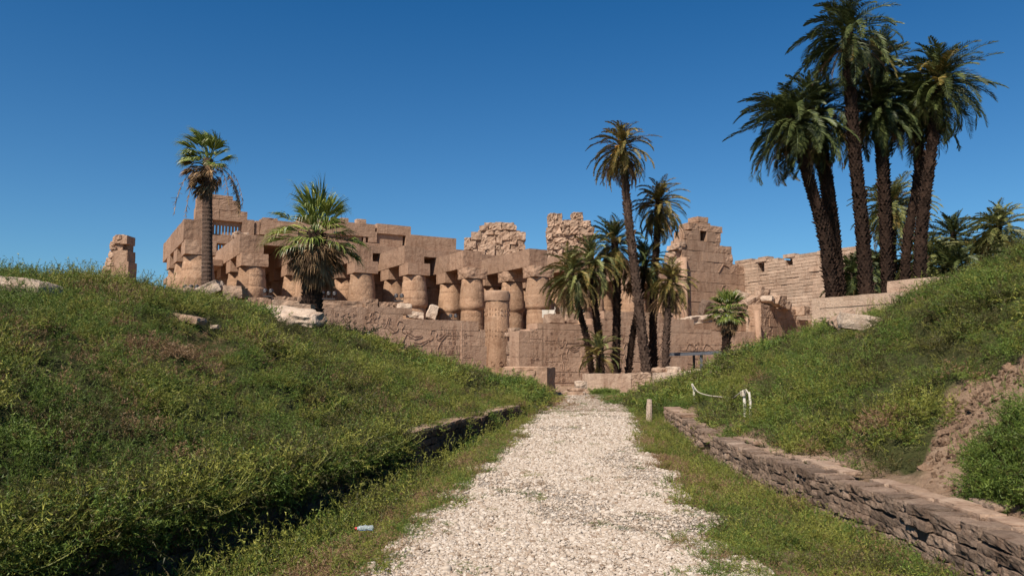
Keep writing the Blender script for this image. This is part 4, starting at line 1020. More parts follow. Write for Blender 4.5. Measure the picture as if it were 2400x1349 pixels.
# retaining walls along the path
def retaining(tab, y0, y1, side, z0, z1, n, mat, label, seed, bl, rough, sq, skipf=None, name='retaining_wall', depth=.3, cap=True):
    q = random.Random(seed); mb = MB(); h = (z1-z0)/n
    for r_ in range(n):
        y = y0-q.uniform(0, bl[0])
        while y < y1:
            L = q.uniform(*bl); ym = y+L/2; y += L
            if ym < y0 or ym > y1: continue
            x = float(ip(tab, ym)); dx = float(ip(tab, ym+.2)-ip(tab, ym-.2))/.4
            ang = math.atan2(1, dx); zc = z0+h*(r_+.5)+q.gauss(0, .008)
            if skipf and skipf(ym, r_): continue
            out = .008+abs(q.gauss(0, .018))+ (n-r_)*0.006
            mb.rock((x+side*(depth/2-out), ym, zc), (L*.96, depth, h*.95*q.uniform(.85, 1.1)), q.randrange(9999), 5, sq, rough, ang, (q.gauss(0, .045), q.gauss(0, .04)), q.uniform(.6, 1.35), .6)
    # earth and mortar core behind the stones
    ys_ = np.arange(y0, y1, .5)
    for a, b in zip(ys_, ys_[1:]):
        xa_, xb_ = float(ip(tab, a)), float(ip(tab, b)); s0, s1 = side*.028, side*(depth-.02)
        c8 = [(xa_+s0, a, z0-.2), (xa_+s1, a, z0-.2), (xb_+s1, b, z0-.2), (xb_+s0, b, z0-.2), (xa_+s0, a, z1-.03), (xa_+s1, a, z1-.03), (xb_+s1, b, z1-.03), (xb_+s0, b, z1-.03)]
        mb.hexa(c8 if side > 0 else [c8[1], c8[0], c8[3], c8[2], c8[5], c8[4], c8[7], c8[6]], .9)
    o = mb.build(name, mat); tag(o, label, 'wall'); return o
retaining(WR, 2.0, 13.6, 1, -.20, .34, 6, M_DRY, 'dark dry-stone retaining wall along the right of the path, near the camera', 5, (.14, .32), .11, .12)
retaining(WR, 14.6, 21.0, 1, -.10, .34, 4, M_DRY, 'short far stretch of crumbling retaining wall right of the path, beyond the gap', 6, (.16, .36), .15, .25)
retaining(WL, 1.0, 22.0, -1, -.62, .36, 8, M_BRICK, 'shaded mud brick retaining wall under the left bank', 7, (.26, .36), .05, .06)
# flat coping stones visible on the left wall
def coping(tab, y0, y1, side, z, label, seed):
    q = random.Random(seed); y = y0; mb = MB()
    while y < y1:
        L = q.uniform(.3, .55); ym = y+L/2; x = float(ip(tab, ym)); dx = float(ip(tab, ym+.2)-ip(tab, ym-.2))/.4
        mb.rock((x+side*.2, ym, z+q.gauss(0, .006)), (L*.98, .44, .07), q.randrange(999), 5, .08, .04, math.atan2(1, dx), (0, q.gauss(0, .02)), q.uniform(.9, 1.1), 1.0); y += L
    o = mb.build('coping', M_RUIN); tag(o, label, 'coping stones'); return o
coping(WL, 13.0, 17.2, -1, .385, 'pale flat coping course on the middle stretch of the left retaining wall', 1)
coping(WL, 18.6, 21.6, -1, .385, 'pale flat coping course at the far end of the left retaining wall', 2)
coping(WL, 3.6, 5.35, -1, .385, 'pale worn coping in the bottom left corner near the camera', 3)
coping(WR, 18.0, 21.2, 1, .365, 'pale coping course on the far stretch of the right retaining wall', 4)
def ledge():
    mb = MB(); q = random.Random(31)
    for yy in np.arange(2.0, 13.4, .42):
        for k in range(3):
            if q.random() < (.35, .5, .8)[k]: continue
            x = float(ip(WR, yy))+.40+k*.24; mb.rock((x+q.gauss(0, .03), yy+q.gauss(0, .05), .338+q.gauss(0, .006)), (.23, .40, .05), q.randrange(999), 4, .12, .06, q.gauss(0, .05), (0, 0), q.uniform(.85, 1.15))
    o = mb.build('paving', M_RUIN); tag(o, kind='structure', label='worn flat paving stones along the top of the right retaining wall')
ledge()

# ------------------------------------------------------------------ palms
GA = math.pi*(3-math.sqrt(5))
def frond(mb, rng, base, az, el, L, droop, wind, nl=34, ll=.42, lw=.03, tint=1.0, stem=.022, vee=.5, clump_=0):
    p = Vector(base); seg = 9; pts = [p.copy()]; dirs = []
    for i in range(seg):
        t = (i+.5)/seg; e = el-droop*(t**1.35)
        d = Vector((math.cos(az)*math.cos(e), math.sin(az)*math.cos(e), math.sin(e))) + wind*t
        d.normalize(); dirs.append(d); p = p+d*(L/seg); pts.append(p.copy())
    # midrib as a thin triangular strip
    for i in range(seg):
        d = dirs[i]; sd = d.cross(Vector((0, 0, 1)));
        if sd.length < .05: sd = Vector((-math.sin(az), math.cos(az), 0))
        sd.normalize(); w0 = stem*(1-i/seg*.8); w1 = stem*(1-(i+1)/seg*.8); up = sd.cross(d)
        a, b = pts[i], pts[i+1]
        mb.quad([a-sd*w0, a+sd*w0, b+sd*w1, b-sd*w1], tint*1.25); mb.quad([a, a-up*w0*1.2, b-up*w1*1.2, b], tint*1.1)
    for i in range(nl):
        t = .13+.87*(i+rng.random()*.6)/nl; f = t*seg; k = min(int(f), seg-1); b0 = pts[k].lerp(pts[k+1], f-k); d = dirs[k]
        sd = d.cross(Vector((0, 0, 1)));
        if sd.length < .05: sd = Vector((-math.sin(az), math.cos(az), 0))
        sd.normalize(); up = sd.cross(d)
        l = ll*(math.sin(math.pi*min(1, .12+t*.86))**.6)*rng.uniform(.85, 1.1)
        for s in (-1, 1):
            v = (sd*s*.85 + d*(.55+.5*t) + up*(vee*rng.uniform(.4, 1.1)) + Vector((rng.gauss(0, .09), rng.gauss(0, .09), rng.gauss(0, .09)-.12))).normalized()
            wv = (d*.8+up*.4*s).normalized()*lw*.5
            m_ = b0+v*l*.45; e_ = b0+v*l*.97+Vector((0, 0, -.12*l))+wind*l*.3
            mb.quad([b0, m_-wv, e_, m_+wv], tint*rng.uniform(.82, 1.2))
def trunk_pts(pxs, D, zbase, n=20):
    """px polyline from foot to head at depth D (a list gives each point's own depth)"""
    P = [at(a, b, D) for a, b in pxs]
    P[0].z = min(P[0].z, zbase) if zbase is not None else P[0].z
    L = [0]
    for a, b in zip(P, P[1:]): L.append(L[-1]+(b-a).length)
    out = []
    for i in range(n+1):
        s = L[-1]*i/n
        out.append(Vector([np.interp(s, L, [p[k] for p in P]) for k in range(3)]))
    for _ in range(3): out = [out[0]]+[(out[i-1]+out[i]*2+out[i+1])/4 for i in range(1, n)]+[out[-1]]
    return out, L[-1]
def date_trunk(parent, org, pts, L, r0, r1, rng, boots=True, mat=M_BARK, row=.16, ragged=1.0):
    mb = MB(); n = len(pts)-1; loc = [p-org for p in pts]
    rad = [(r0*1.18 if i == 0 else r0+(r1-r0)*i/n) for i in range(n+1)]
    mb.tube(loc, rad, 14, .8, .10)
    if boots:
        k = max(8, int(2*math.pi*r0/.17)); rows = int(L/row)
        for j in range(rows):
            f = (j+.5)/rows*n; i = min(int(f), n-1); c = loc[i].lerp(loc[i+1], f-i); r = rad[i]+(rad[i+1]-rad[i])*(f-i)
            ax = (loc[i+1]-loc[i]).normalized(); x = ax.cross(Vector((0, 1, 0))).normalized(); y = ax.cross(x)
            for m_ in range(k):
                th = 2*math.pi*(m_+.5*(j % 2)+rng.gauss(0, .08))/k; o = x*math.cos(th)+y*math.sin(th); tn = x*-math.sin(th)+y*math.cos(th)
                w = math.pi*r/k*1.0; h = row*rng.uniform(.7, 1.3); out = r*.93+(.035+.05*rng.random())*ragged
                if rng.random() < .06: out += .06*ragged; h *= 1.5
                b0 = c+o*r*.93; tip = c+o*out+ax*h
                a_, b_ = b0-tn*w, b0+tn*w; ti = rng.uniform(.65, 1.5)
                t1, t2 = tip-tn*w*.45, tip+tn*w*.45; back = c+o*r*.9+ax*h*.9
                mb.quad([a_, b_, t2, t1], ti); mb.quad([a_, t1, back], ti*.8); mb.quad([b_, back, t2], ti*.8); mb.quad([t1, t2, back], ti*1.1)
    return mb.build('trunk', mat, parent)
def date_palm(pxs, D, crown_L, label, seed, r0=.36, r1=.24, nf=60, mat=M_DATE, wind=(0, 0, 0), dead=10, zbase=None, lo=-55, hi=86, group='date palms', nl=34, ll=.45, lw=.034, name='date_palm', boots=True, fruit=0, tmat=M_BARK, droop=(.6, 1.7), deadlen=.8, row=.16, head=.25, ragged=1.5, old=0.0, jit=9):
    rng = random.Random(seed); pts, L = trunk_pts(pxs, D, zbase)
    org = pts[0].copy(); root = empty(name, org); tag(root, label, 'palm tree', group)
    date_trunk(root, org, pts, L, r0, r1, rng, boots, tmat, row, ragged)
    top = pts[-1]-org; wind = Vector(wind); mb = MB(); md = MB(); mo = MB()
    ax = (pts[-1]-pts[-3]).normalized()
    for i in range(nf):
        f = (i+.5)/nf; az = i*GA+rng.gauss(0, .18)
        el = R(hi+(lo-hi)*(f**.85)+rng.gauss(0, jit))
        l = crown_L*rng.uniform(.75, 1.12)*(.72+.28*min(1, f*2.6)); b0 = top+Vector((math.cos(az), math.sin(az), 0))*head*.6*f - ax*(f*head*3.0-.1)
        frond(mo if rng.random() < old*(.3+1.4*f) else mb, rng, b0, az, el, l, rng.uniform(*droop), wind*rng.uniform(.6, 1.3), nl, ll, lw, rng.uniform(.75, 1.2)*(1 if f < .8 else .9))
    mb.build('crown', mat, root)
    if mo.v: mo.build('old_fronds', M_DATE2, root)
    if dead:
        for i in range(dead):
            az = i*GA*1.3+rng.gauss(0, .3)
            frond(md, rng, top-ax*(head*3+rng.uniform(0, .4))+Vector((math.cos(az), math.sin(az), 0))*r1*.9, az, R(rng.uniform(-25, -70)), crown_L*deadlen*rng.uniform(.6, 1.1), R(rng.uniform(28, 45)), wind*.3, int(nl*.7), ll*.6, lw*.8, rng.uniform(.7, 1.2))
        md.build('dead_fronds', M_DEAD, root)
    if fruit:
        mf = MB()
        for i in range(fruit):
            az = rng.uniform(0, 6.28); p = top-ax*.2; d = Vector((math.cos(az), math.sin(az), .1)); e = p+d*.8+Vector((0, 0, -.25))
            mf.bar(p, e, .03, .03)
            for k in range(38):
                a = e+Vector((rng.gauss(0, .13), rng.gauss(0, .13), -abs(rng.gauss(0, .3)))); mf.bar(e, a, .008, .008, .9); mf.rock(a, (.05, .05, .07), k, 1, .6, 0, tint=rng.uniform(.8, 1.2))
        mf.build('fruit_cluster', M_FRUIT, root)
    return root

# seven tall palms on the right
TG = 'tall date palms at right'
WND = (-.10, .05, 0)
date_palm([(1962, 700), (1935, 560), (1905, 450), (1878, 360), (1850, 275)], 38.5, 3.3, 'leftmost of the tall right palms, dense dark crown leaning left above a slanting trunk', 101, .30, .25, 96, M_DATE, (-.22, -.05, -.08), 10, 1.5, group=TG, old=.06, jit=13, fruit=1, ll=.55, lw=.055, nl=54, droop=(.7, 1.9))
date_palm([(1970, 700), (1952, 540), (1938, 430), (1922, 330), (1915, 255)], 39.5, 3.0, 'thick tall palm pressed against the leftmost slanting palm, heavy hanging crown', 102, .37, .30, 100, M_DATE, (-.1, 0, -.05), 14, 1.5, group=TG, old=.06, jit=13, ll=.55, lw=.055, nl=54, droop=(.7, 1.9), fruit=1)
date_palm([(2033, 690), (2022, 540), (2005, 380), (1992, 220), (1986, 70)], 37.5, 3.1, 'tallest palm whose crown is cut by the top edge of the photo', 103, .34, .23, 78, M_DATE, (-.05, 0, -.02), 7, 1.5, group=TG, old=.06, jit=13, ll=.55, lw=.055, nl=54, fruit=2)
date_palm([(2076, 680), (2075, 540), (2068, 420), (2060, 300), (2053, 245)], 39, 2.3, 'thinner tall palm directly right of the tallest palm, crown behind others', 104, .28, .20, 100, M_DATE, (0, 0, -.05), 8, 1.5, group=TG, old=.06, jit=13, ll=.5, lw=.055, nl=50, droop=(.7, 1.6))
date_palm([(2084, 680), (2080, 520), (2072, 360), (2064, 220), (2060, 135)], 41, 2.0, 'tall palm with narrow upright dark crown behind the tallest palm', 105, .24, .19, 84, M_DATE, (.06, 0, .05), 8, 1.5, group=TG, old=.06, jit=13, ll=.5, lw=.055, nl=50, lo=-75, droop=(.3, 1.0))
date_palm([(2105, 680), (2125, 560), (2150, 440), (2158, 330), (2150, 245)], 40, 2.7, 'palm with trunk leaning right then joining its right neighbour under one wide crown', 106, .22, .18, 96, M_DATE, (-.25, 0, 0), 8, 1.5, group=TG, old=.06, jit=13, ll=.55, lw=.055, nl=54)
date_palm([(2142, 680), (2158, 540), (2176, 400), (2192, 280), (2205, 180)], 38.5, 2.95, 'rightmost of the tall right palms, thick trunk leaning right under a broad round crown', 107, .29, .23, 96, M_DATE, (.10, 0, 0), 8, 1.5, group=TG, old=.06, jit=13, ll=.55, lw=.055, nl=54, droop=(.6, 1.5))
# lower palms behind them
BG = 'lower palms behind the tall right palms'
date_palm([(2092, 700), (2090, 600), (2092, 480)], 58, 3.6, 'round silvery palm seen between the tall trunks on the right', 111, .32, .25, 100, M_DATE3, (0, 0, 0), 14, 1, group=BG, old=.12, ll=.6, lw=.09, nl=34)
date_palm([(2222, 700), (2232, 600), (2235, 545)], 62, 2.6, 'short stiff upright palm just right of the tall trunks', 112, .25, .2, 60, M_DATE, (.05, 0, .1), 0, 1, group=BG, old=.12, ll=.5, lw=.08, nl=32, droop=(.2, .9))
date_palm([(2342, 700), (2340, 600), (2340, 530)], 58, 3.0, 'spreading palm on the skyline near the right edge above the bank', 113, .28, .22, 80, M_DATE3, (0, 0, 0), 5, 1, group=BG, old=.12, ll=.55, lw=.09, nl=34)
for i, (px, py, D_, L_, lab) in enumerate(((2005, 640, 56, 2.6, 'bushy low palm filling the gap left of the tallest palm foot'), (2060, 625, 62, 2.4, 'bushy low palm glimpsed behind the two thin tall trunks'), (2120, 640, 60, 2.6, 'bushy low palm glimpsed between the two rightmost tall trunks'),
                                           (2175, 600, 56, 3.0, 'drooping pale palm right of the last tall trunk'), (2235, 625, 54, 2.6, 'low palm whose fronds arch over the right bank, below the stiff upright palm'), (2300, 600, 60, 2.8, 'pale low palm below left of the spreading skyline palm'), (2400, 610, 52, 2.8, 'low palm cut by the right edge of the photo'))):
    date_palm([(px, 730), (px, (730+py)/2), (px, py)], D_, L_, lab, 120+i, .25, .2, 84, M_DATE3 if i % 2 else M_DATE, (0, 0, 0), 5, 1, group=BG, old=.12, ll=.6, lw=.09, nl=32, boots=False)

# clump of palms before the carved wall
MG = 'date palms clumped before the carved wall'
date_palm([(1520, 882), (1500, 740), (1484, 600), (1470, 490), (1463, 400), (1457, 335)], 45.5, 2.43, 'tallest slender palm of the central clump with windblown golden crown', 201, .29, .18, 78, M_DATE2, (-.10, 0, -.05), 36, 0, group=MG, old=.5, jit=16, ll=.38, lw=.05, nl=44, tmat=M_BARK2, droop=(.9, 1.7), fruit=1, row=.2)
date_palm([(1532, 880), (1530, 760), (1535, 620), (1541, 540), (1545, 470)], 47.5, 2.26, 'second tallest palm of the central clump, orange-tipped fronds drooping right', 202, .22, .18, 78, M_DATE2, (.10, 0, -.05), 26, 0, group=MG, old=.5, jit=16, ll=.38, lw=.05, nl=44, droop=(.9, 1.7))
date_palm([(1557, 872), (1562, 780), (1568, 700), (1572, 648)], 45, 1.69, 'short palm at the right of the clump with a skirt of dead hanging fronds', 203, .21, .15, 62, M_DATE2, (.05, 0, 0), 44, 0, group=MG, old=.5, jit=16, ll=.30, lw=.042, nl=40, tmat=M_BARK2, droop=(.9, 1.7), deadlen=1.05)
date_palm([(1392, 886), (1378, 800), (1355, 720), (1338, 635)], 45, 2.37, 'leftmost leaning palm of the clump, fronds spreading left over the wall', 204, .17, .13, 62, M_DATE3, (-.25, 0, -.05), 30, 0, group=MG, old=.5, jit=16, ll=.38, lw=.05, nl=44, droop=(.9, 1.7))
date_palm([(1410, 886), (1405, 800), (1392, 700), (1385, 608)], 46, 2.37, 'palm with fresh green crown second from the left in the clump', 205, .22, .15, 60, M_DATE3, (-.1, 0, 0), 30, 0, group=MG, old=.5, jit=16, ll=.38, lw=.05, nl=44, droop=(.9, 1.7))
date_palm([(1442, 884), (1445, 780), (1447, 660), (1440, 560)], 47, 2.26, 'straight-trunked palm in the middle of the clump with dark ragged crown', 206, .23, .18, 72, M_DATE, (-.05, 0, .02), 36, 0, group=MG, old=.5, jit=16, ll=.38, lw=.05, nl=44, droop=(.6, 1.6))
date_palm([(1468, 884), (1480, 800), (1496, 720), (1512, 610)], 48, 2.15, 'palm leaning right behind the tall slender one, crown dark and dense', 207, .18, .15, 68, M_DATE, (.1, 0, 0), 36, 0, group=MG, old=.5, jit=16, ll=.38, lw=.05, nl=44, droop=(.6, 1.6))
date_palm([(1400, 886), (1402, 850), (1404, 815)], 43.5, 1.53, 'young bushy palm sprouting low at the foot of the clump', 208, .14, .12, 34, M_DATE3, (0, 0, 0), 3, 0, group=MG, old=.5, jit=16, ll=.30, lw=.04, nl=34, droop=(.8, 1.6), lo=-20, boots=False)

def fan_palm(pxs, D, RF, label, seed, r0, r1, nf, skirt, zbase, wind=(0, 0, 0), tatter=0, skirt_len=1.0, group='fan palms', hi=84, lo=-12, ringed=False, scale=1.0, deadstr=0):
    rng = random.Random(seed); pts, L = trunk_pts(pxs, D, zbase); org = pts[0].copy(); root = empty('fan_palm', org); tag(root, label, 'palm tree', group)
    if ringed:
        mb = MB(); loc = [p-org for p in pts]; n = 90; P2 = []; rr = []
        for i in range(n+1):
            f = i/n*(len(loc)-1); k = min(int(f), len(loc)-2); P2.append(loc[k].lerp(loc[k+1], f-k)); rr.append((r0+(r1-r0)*i/n)*(1+(.05 if i % 2 else -.03)+rng.gauss(0, .015)))
        mb.tube(P2, rr, 16, 1.0, .06); mb.build('trunk', M_BARK2, root)
    else: date_trunk(root, org, pts, L, r0, r1, rng, True, M_BARK, .14, 1.2)
    top = pts[-1]-org; wind = Vector(wind)
    def fan(mb, p, az, el, pet, r, tint, spread=1.15, droop=.25, nseg=26, w=.055):
        d = Vector((math.cos(az)*math.cos(el), math.sin(az)*math.cos(el), math.sin(el)))+wind*.5; d.normalize()
        h = p+d*pet*.6; d2 = (d+Vector((0, 0, -.35))+wind*.5).normalized(); hub = h+d2*pet*.4
        sd = d2.cross(Vector((0, 0, 1)))
        if sd.length < .1: sd = Vector((-math.sin(az), math.cos(az), 0))
        sd.normalize(); up = sd.cross(d2)
        for a, b in ((p, h), (h, hub)): mb.bar(a, b, .035*scale, .02*scale, tint*1.3)
        for i in range(nseg):
            a = -spread+2*spread*i/(nseg-1)+rng.gauss(0, .03)
            v = d2*math.cos(a)+sd*math.sin(a)+up*(.25*abs(math.sin(a))+rng.gauss(0, .05)); v.normalize()
            l = r*rng.uniform(.85, 1.1)*(1-.22*abs(a)/spread)
            m_ = hub+v*l*.55; m2 = m_+(v+wind*.8+Vector((0, 0, -droop))).normalized()*l*.27; e = m2+(v*.6+wind*1.2+Vector((0, 0, -droop*2.6))).normalized()*l*.22
            wv = v.cross(up).normalized()*w*.5*scale+up*rng.gauss(0, .01)
            ti = tint*rng.uniform(.8, 1.2)
            mb.quad([hub, m_-wv, m2, m_+wv], ti); mb.quad([m_-wv*.6, m2+wv*.3, e, m2-wv*.3], ti*1.1)
    mb = MB()
    for i in range(nf):
        f = (i+.5)/nf; az = i*GA+rng.gauss(0, .2); el = R(hi+(lo-hi)*f+rng.gauss(0, 6))
        fan(mb, top+Vector((0, 0, -.3*f*scale)), az, el, RF*.55*rng.uniform(.7, 1.3), RF*.78*rng.uniform(.8, 1.15), rng.uniform(.65, 1.25), spread=.95, droop=rng.uniform(.1, .4)+.4*f, nseg=30, w=.05)
    mb.build('crown', M_FAN, root)
    ms = MB()
    for i in range(skirt):
        f = (i+.5)/skirt; az = i*GA*1.7+rng.gauss(0, .3); el = R(-2-68*f+rng.gauss(0, 10))
        fan(ms, top+Vector((0, 0, -.25-.45*f*skirt_len))*scale, az, el, RF*.48*rng.uniform(.6, 1.2), RF*.52*rng.uniform(.7, 1.2), rng.uniform(.55, 1.25), spread=.8, droop=.9, nseg=18, w=.035)
    for i in range(deadstr):
        az = rng.choice([math.pi+rng.gauss(0, .5), rng.gauss(0, .5)]); p = top+Vector((0, 0, -.2)); d = Vector((math.cos(az), math.sin(az)*.5, rng.uniform(-.2, .25)))
        for k in range(12):
            q_ = p+d*.17*RF*rng.uniform(.9, 1.2); ms.bar(p, q_, .014, .014, 1.1)
            if k > 3:
                for t in range(3): ms.bar(q_, q_+Vector((rng.gauss(-.04, .06), rng.gauss(0, .05), -rng.uniform(.05, .22))), .012, .01, rng.uniform(.8, 1.3))
            p = q_; d = (d+Vector((0, 0, -.26))).normalized()
    ms.build('dead_leaves', M_DEAD, root)
    return root
fan_palm([(736, 765), (731, 690), (737, 630), (742, 548)], 26.5, 1.50, 'broad shaggy fan palm with thick dark trunk standing on the left bank', 301, .36, .30, 30, 130, 2.0, (-.06, 0, 0), skirt_len=1.2)
fan_palm([(487, 690), (486, 560), (486, 450), (487, 372)], 27.5, 1.05, 'tall thin fan palm with wind-torn tattered crown before the window tower', 302, .19, .16, 28, 52, 2.5, (-.5, 0, .10), skirt_len=1.0, ringed=True, hi=88, lo=5, deadstr=9)
fan_palm([(1703, 890), (1702, 800), (1706, 726)], 43, 1.05, 'small round fan palm with yellow-green crown beside the grey railing', 303, .24, .20, 48, 60, .3, (-.04, 0, 0), skirt_len=.8)

# ------------------------------------------------------------------ railing, posts, rope, lamps, bottle, signboard
rl = empty('railing', at(1570, 860, 47)); tag(rl, 'grey metal railing of posts and a flat top rail behind the right bank', 'railing')
o0 = rl.location
def rpt(px, py, D): return at(px, py, D)-Vector(o0)
mb = MB(); A, B = rpt(1568, 831, 47), rpt(1775, 823, 42); mb.bar(A, B, .14, .16); A2, B2 = rpt(1568, 829, 48.6), rpt(1775, 821, 43.6); mb.bar(A2, B2, .12, .14, .7); mb.build('top_rail', M_METAL, rl)
for px, D_, f in ((1643, 45.2, 0), (1735, 43.0, 0)):
    mb = MB(); t = rpt(px, 830-(px-1568)*.038, D_); mb.bar(t, (t.x, t.y, -o0.z), .14, .14); mb.build('post', M_METAL, rl)
for px, D_ in ((1626, 47.4), (1687, 46.0)):
    mb = MB(); t = rpt(px, 829-(px-1568)*.038, D_); mb.bar(t, (t.x, t.y, -o0.z), .13, .13); mb.build('post', M_DARKMETAL, rl)

def wood_post(px0, py0, px1, py1, D, w, label, mat=M_WOOD, name='wooden_post', tip=0):
    g_ = ground_hit(px0, py0, up=.30)
    if g_ and g_.y < 32: w *= g_.y/D; D = g_.y
    a, b = at(px0, py0, D), at(px1, py1, D); ROCK_FOOT.append((a.x, a.y, .12)); ROCK_FOOT.append((a.x-a.x*.02, a.y-.35, .2)); mb = MB(); h = b-a; q = random.Random(int(px0))
    mb.tube([Vector((0, 0, -.45)), h*.35+Vector((q.gauss(0, .008), 0, 0)), h*.7, h], [w*.52, w*.5, w*.48, w*.42], 8, 1, .25); o = mb.build(name, mat, None, loc=a); tag(o, label, 'post'); return b
t1 = wood_post(1746, 946, 1742, 914, 19.5, .07, 'pale wooden post wrapped in rope, left of the pair on the right bank')
t2 = wood_post(1758, 950, 1756, 918, 19.5, .06, 'bare whitewashed post, right of the pair on the right bank')
t3 = wood_post(1628, 918, 1622, 899, 25, .08, 'short leaning white stake higher up on the right bank', tip=1)
wood_post(1521, 962, 1522, 935, 27, .2, 'small rounded stone bollard at the right edge of the path', M_PALE, 'stone_bollard')
mb = MB(); P_ = [t3.lerp(t1, i/14)-Vector((0, 0, .45*math.sin(math.pi*i/14)**1.0)) for i in range(15)]
for i, p in enumerate(P_): p.z = max(p.z, terr(p.x, p.y)+.38)
mb.tube(P_, [.014]*15, 6)
for k in range(4): mb.tube([t1+Vector((.05*math.cos(a), .05*math.sin(a), -.03-.025*k)) for a in np.linspace(0, 6.28, 9)], [.013]*9, 5)
mb.tube([t1, t1.lerp(t2, .5)+Vector((0, 0, .03)), t2-Vector((0, 0, .05))], [.013]*3, 5); o = mb.build('rope', M_ROPE); tag(o, 'slack pale rope strung between the white stakes on the right bank', 'rope')
mb = MB(); P_ = [at(a, b, c_) for a, b, c_ in ((1685, 872, 38), (1700, 862, 36), (1735, 846, 33), (1775, 826, 30))]; mb.tube(P_, [.015]*4, 6); o = mb.build('rope', M_ROPE); tag(o, 'thin pale rope running up the crest of the right bank beside the grey railing', 'rope')

def floodlight(px, py, D, label, n=2, rot=0.0, sc=1.0):
    p = at(px, py, D); r_ = empty('floodlight', p, rot); r_.scale = (sc, sc, sc); tag(r_, label, 'floodlight', 'floodlights at the column feet')
    mb = MB(); mb.box(-.28*n/2-.05, .28*n/2+.05, -.12, .12, -.12, -.02); mb.build('base_plate', M_DARKMETAL, r_)
    for i in range(n):
        x = (i-(n-1)/2)*.42
        mb = MB()
        mb.bar((x-.14, 0, -.02), (x-.14, 0, .32), .03, .03); mb.bar((x+.14, 0, -.02), (x+.14, 0, .32), .03, .03)
        mb.tube([(x, -.14, .30), (x, -.10, .31), (x, .10, .36), (x, .22, .39)], [.10, .155, .15, .08], 12); o = mb.build('lamp_housing', M_DARKMETAL, r_)
        mb = MB(); mb.tube([(x, -.155, .30), (x, -.143, .30)], [.095, .10], 12); mb.build('lens', M_LAMPGLASS, o)
for a in ((628, 692, 47.5, 'floodlight pair right of the second big column foot', 2), (447, 682, 28.5, 'floodlight group below the leftmost big column', 3), (770, 698, 47, 'floodlight group just right of the broad fan palm', 3), (935, 703, 48.2, 'floodlight pair between the third and fourth big columns', 2),
          (1062, 749, 53.5, 'floodlight pair on the wall top below the fifth big column', 2), (1362, 737, 57, 'floodlight pair on the wall top behind the leaning palm', 2), (1208, 782, 56.6, 'floodlight pair beside the broken column above the rubble core', 2)):
    floodlight(a[0], a[1], a[2], a[3], a[4], .1, .5 if a[2] < 40 else .85)
p = at(1290, 742, 56); sg = empty('sign_board', p, .2); tag(sg, 'small blank white board on a thin pole above the wall, beside a column', 'sign')
mb = MB(); mb.bar((.35, 0, -.3), (.35, 0, .75), .05, .05, 1); mb.build('pole', M_WOOD, sg); mb = MB(); mb.box(-.62, .33, -.04, 0, -.05, .5, 1, .02); mb.build('board', M_WOOD, sg)
wood_post(865, 797, 864, 776, 42, .16, 'small white post at the foot of the left carved wall')

pb = at(850, 1262, 7.25); pb.z = terr(pb.x, pb.y)+.13
bt = empty('plastic_bottle', pb, R(12)); bt.scale = (.72, .72, .72); tag(bt, 'crushed clear plastic water bottle with red cap lying in the grass left of the path', 'bottle')
mb = MB(); mb.tube([(-.075, 0, 0), (-.06, 0, 0), (-.035, 0, .003), (0, .004, .0), (.03, 0, .004), (.06, 0, 0), (.10, 0, 0), (.125, 0, 0), (.135, 0, 0)], [.014, .022, .034, .030, .035, .029, .034, .033, .015], 12, 1, .12); mb.build('bottle_body', M_PET, bt, smooth=True)
mb = MB(); mb.tube([(-.10, 0, 0), (-.074, 0, 0)], [.017, .017], 10); mb.build('cap', M_RED, bt)

# ------------------------------------------------------------------ plant cover and pebbles
def clods():
    mbs = []
    for i in range(5):
        mb = MB(); q = random.Random(i+60); mb.rock((0, 0, 0), (.10*q.uniform(.8, 1.3), .08, .06), i+700, 4, .5, .25, tint=q.uniform(.85, 1.15), fine=1.0); mbs.append(mb)
    m = stone_mat('dry_earth', (0.20, 0.12, 0.075), (0.34, 0.22, 0.14), (0.45, 0.32, 0.21), bscale=3.0)
    C = link_unlinked('clod_kinds', mbs, [m]*5, 'clod'); r2 = random.Random(9); P, Q, S, I = [], [], [], []
    for _ in range(15000):
        x, y = r2.uniform(3.7, 9), r2.uniform(2.5, 10.2)
        if not inside(BARE, x, y): continue
        n = mnoise.noise(Vector((x*1.4, y*1.4, 6)))
        if n < r2.uniform(-.5, .5): continue
        on = x > 4.35; s = r2.lognormvariate(-1.0, .6)*(1 if on else .4); P.append((x, y, terr(x, y)+bump2(x, y)*(.10 if on else .03)-.01)); Q.append([r2.uniform(0, 6) for _ in range(3)]); S.append((s, s, s)); I.append(r2.randrange(5))
    scatter('earth_clods', P, Q, S, I, C, 'crumbly earth clods on the bare slope at the right', 'earth')
